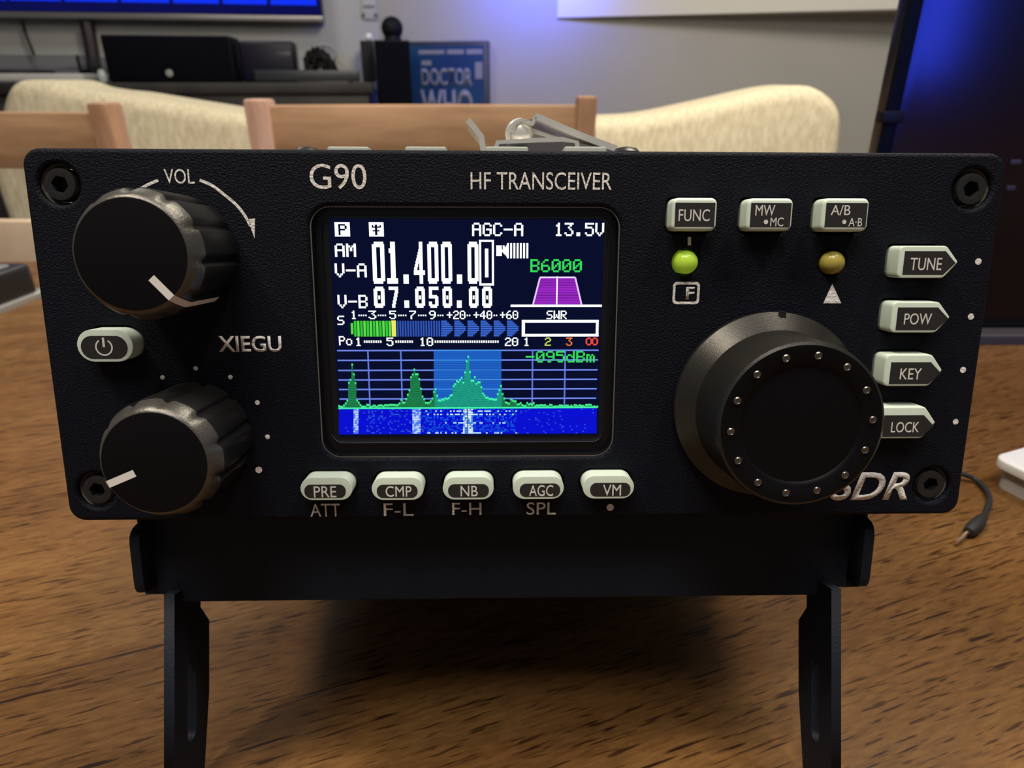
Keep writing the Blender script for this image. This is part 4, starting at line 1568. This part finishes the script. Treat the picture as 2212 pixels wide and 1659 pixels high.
obj('grille', box((-sw_ + 0.004, 0.008, 0.0545), (sw_ - 0.004, shh - 0.004, 0.06), 0.002), mat('shelf_cloth', (0.012, 0.012, 0.016), 0.9), shl)
obj('rubber_foot', box((-sw_ + 0.006, 0, -0.05), (sw_ - 0.006, 0.0041, 0.05)), M_RUBBER, shl, smooth=False)
bc_ = ll(847, 61, SO - 0.13)
ballr = 21 * 3.4 / F
ball = empty('black_ball_speaker', 'round black ball standing on the tall tower speaker', 'speaker', LM @ Matrix.Translation((bc_.x, sth, SO - 0.13)))
bb = bmesh.new()
bmesh.ops.create_uvsphere(bb, u_segments=32, v_segments=20, radius=ballr)
bb.transform(Matrix.Translation((0, bc_.y - sth, 0)))
obj('ball', bb, M_SPEAKER, ball)
obj('neck', lathe([(ballr * .82, 0), (ballr * .74, max(0.02, bc_.y - sth - ballr * .5))], 24, M=Matrix.Rotation(math.radians(-90), 4, 'X')), M_SPEAKER, ball)
gl_ = ll(797, 78, 0.14)
gs = bmesh.new()
bmesh.ops.create_uvsphere(gs, u_segments=20, v_segments=12, radius=0.017)
gs.transform(Matrix.Translation((0, 0.016, 0)))
go = obj('white_glass_ball', gs, mat('milk_glass', (0.85, 0.84, 0.80), 0.2))
go.matrix_world = LM @ Matrix.Translation((gl_.x, czt + shh + 0.001, 0.14))
tag(go, 'tiny white glass ball on the narrow dark speaker', 'ornament')

# switch plate on the pale wall
sp0, sp1 = ll(783, 42, 0.0), ll(812, 6, 0.0)
sp = empty('wall_switch_plate', 'pale switch plate with dark marks high on the wall above the narrow speaker', 'switch', LM @ Matrix.Translation(((sp0.x + sp1.x) / 2, sp0.y, 0)))
ww, hh = (sp1.x - sp0.x) / 2, sp1.y - sp0.y
obj('plate', box((-ww, 0, 0.0), (ww, hh + 0.05, 0.012), 0.003), M_WALL2, sp)
obj('mark', box((-ww * .75, hh * .70, 0.0115), (ww * .75, hh * .82, 0.016), 0.001), mat('mark_grey', (0.12, 0.12, 0.12), 0.5), sp)
for s_ in (-1, 1):
    obj('mark', box((s_ * ww * .85 - ww * .2, hh * .12, 0.0115), (s_ * ww * .85 + ww * .2, hh * .36, 0.016), 0.001), mat('mark_dark', (0.06, 0.06, 0.06), 0.5), sp)

# blue poster leaning on the right-hand wall
PO = 0.05
p_tl, p_br = lr(880, 90, PO), lr(1056, 320, PO)
po = empty('blue_poster', 'framed blue poster with grey lettering right of the tower speaker', 'poster', RWM @ Matrix.Translation((p_br.x, 0, PO)))
pw = p_br.x - p_tl.x + 0.05
pt = lr(960, 89, PO).y
fz = 0.30
obj('frame', box((-pw, 0.30, -0.045), (0, pt, 0.0), 0.002), mat('poster_frame', (0.012, 0.022, 0.055), 0.4), po)
obj('legstand', box((-pw * .6, 0, -0.045), (-pw * .4, 0.301, -0.01)), M_CONSOLE, po, smooth=False)
mblue = mottled('poster_blue', (0.007, 0.032, 0.135), (0.010, 0.062, 0.15), 2.5, 0.35)
obj('print_sheet', box((-pw + 0.02, 0.32, -0.0005), (-0.02, pt - 0.02, 0.0015)), mblue, po, smooth=False)


def ppx(px, py):
    v = lr(px, py, PO)
    return (v.x - p_br.x, v.y)


lb = bmesh.new()
for s, (x0, y0, x1, y1) in (('DOCTOR', (911, 147, 1020, 186)), ('WHO', (911, 193, 1021, 262))):
    a, b = ppx(x0, y1), ppx(x1, y0)
    t_ = text_mesh(s, (a[0], a[1], b[0], b[1]), bold=0.03, extrude=0.001)
    for v in t_.verts: v.co.z += 0.0016
    merge(lb, t_)
for (x0, y0, x1, y1) in ((905, 108, 960, 117), (966, 107, 1002, 117), (1008, 106, 1042, 117), (1027, 134, 1042, 170), (911, 131, 932, 141)):
    a, b = ppx(x0, y1), ppx(x1, y0)
    box((a[0], a[1], 0.0016), (b[0], b[1], 0.0026), bm=lb)
obj('lettering', lb, M_PRINT, po, smooth=False)

# pale wall cabinet, upper right
cx0, cx1 = lr(1203, 38, 0.02), lr(1985, 20, 0.02)
wcab = empty('wall_cabinet', 'long white wall board high on the right with a dark underside', 'cabinet', RWM @ Matrix.Translation((cx0.x, cx0.y, 0)))
wl = cx1.x - cx0.x
slope = (lr(1930, 27, 0.02).y - cx0.y)
bm = bmesh.new()
L0 = lr(1930, 27, 0.0).x - cx0.x
d0, d1 = 0.012, 0.20
e0, e1 = 0.0, slope
pp = [(0, 0, 0.001), (L0 * 1.1, e1 * 1.1, 0.001), (L0 * 1.1, e1 * 1.1, d1), (0, 0, d0)]
lo = [bm.verts.new(p) for p in pp]
hi = [bm.verts.new((p[0], p[1] + 0.45, p[2])) for p in pp]
bm.faces.new(lo); bm.faces.new(hi[::-1])
for i in range(4): bm.faces.new((lo[i], lo[(i + 1) % 4], hi[(i + 1) % 4], hi[i]))
obj('board', bm, mat('white_board_paint', (0.62, 0.61, 0.58), 0.6), wcab, smooth=False)
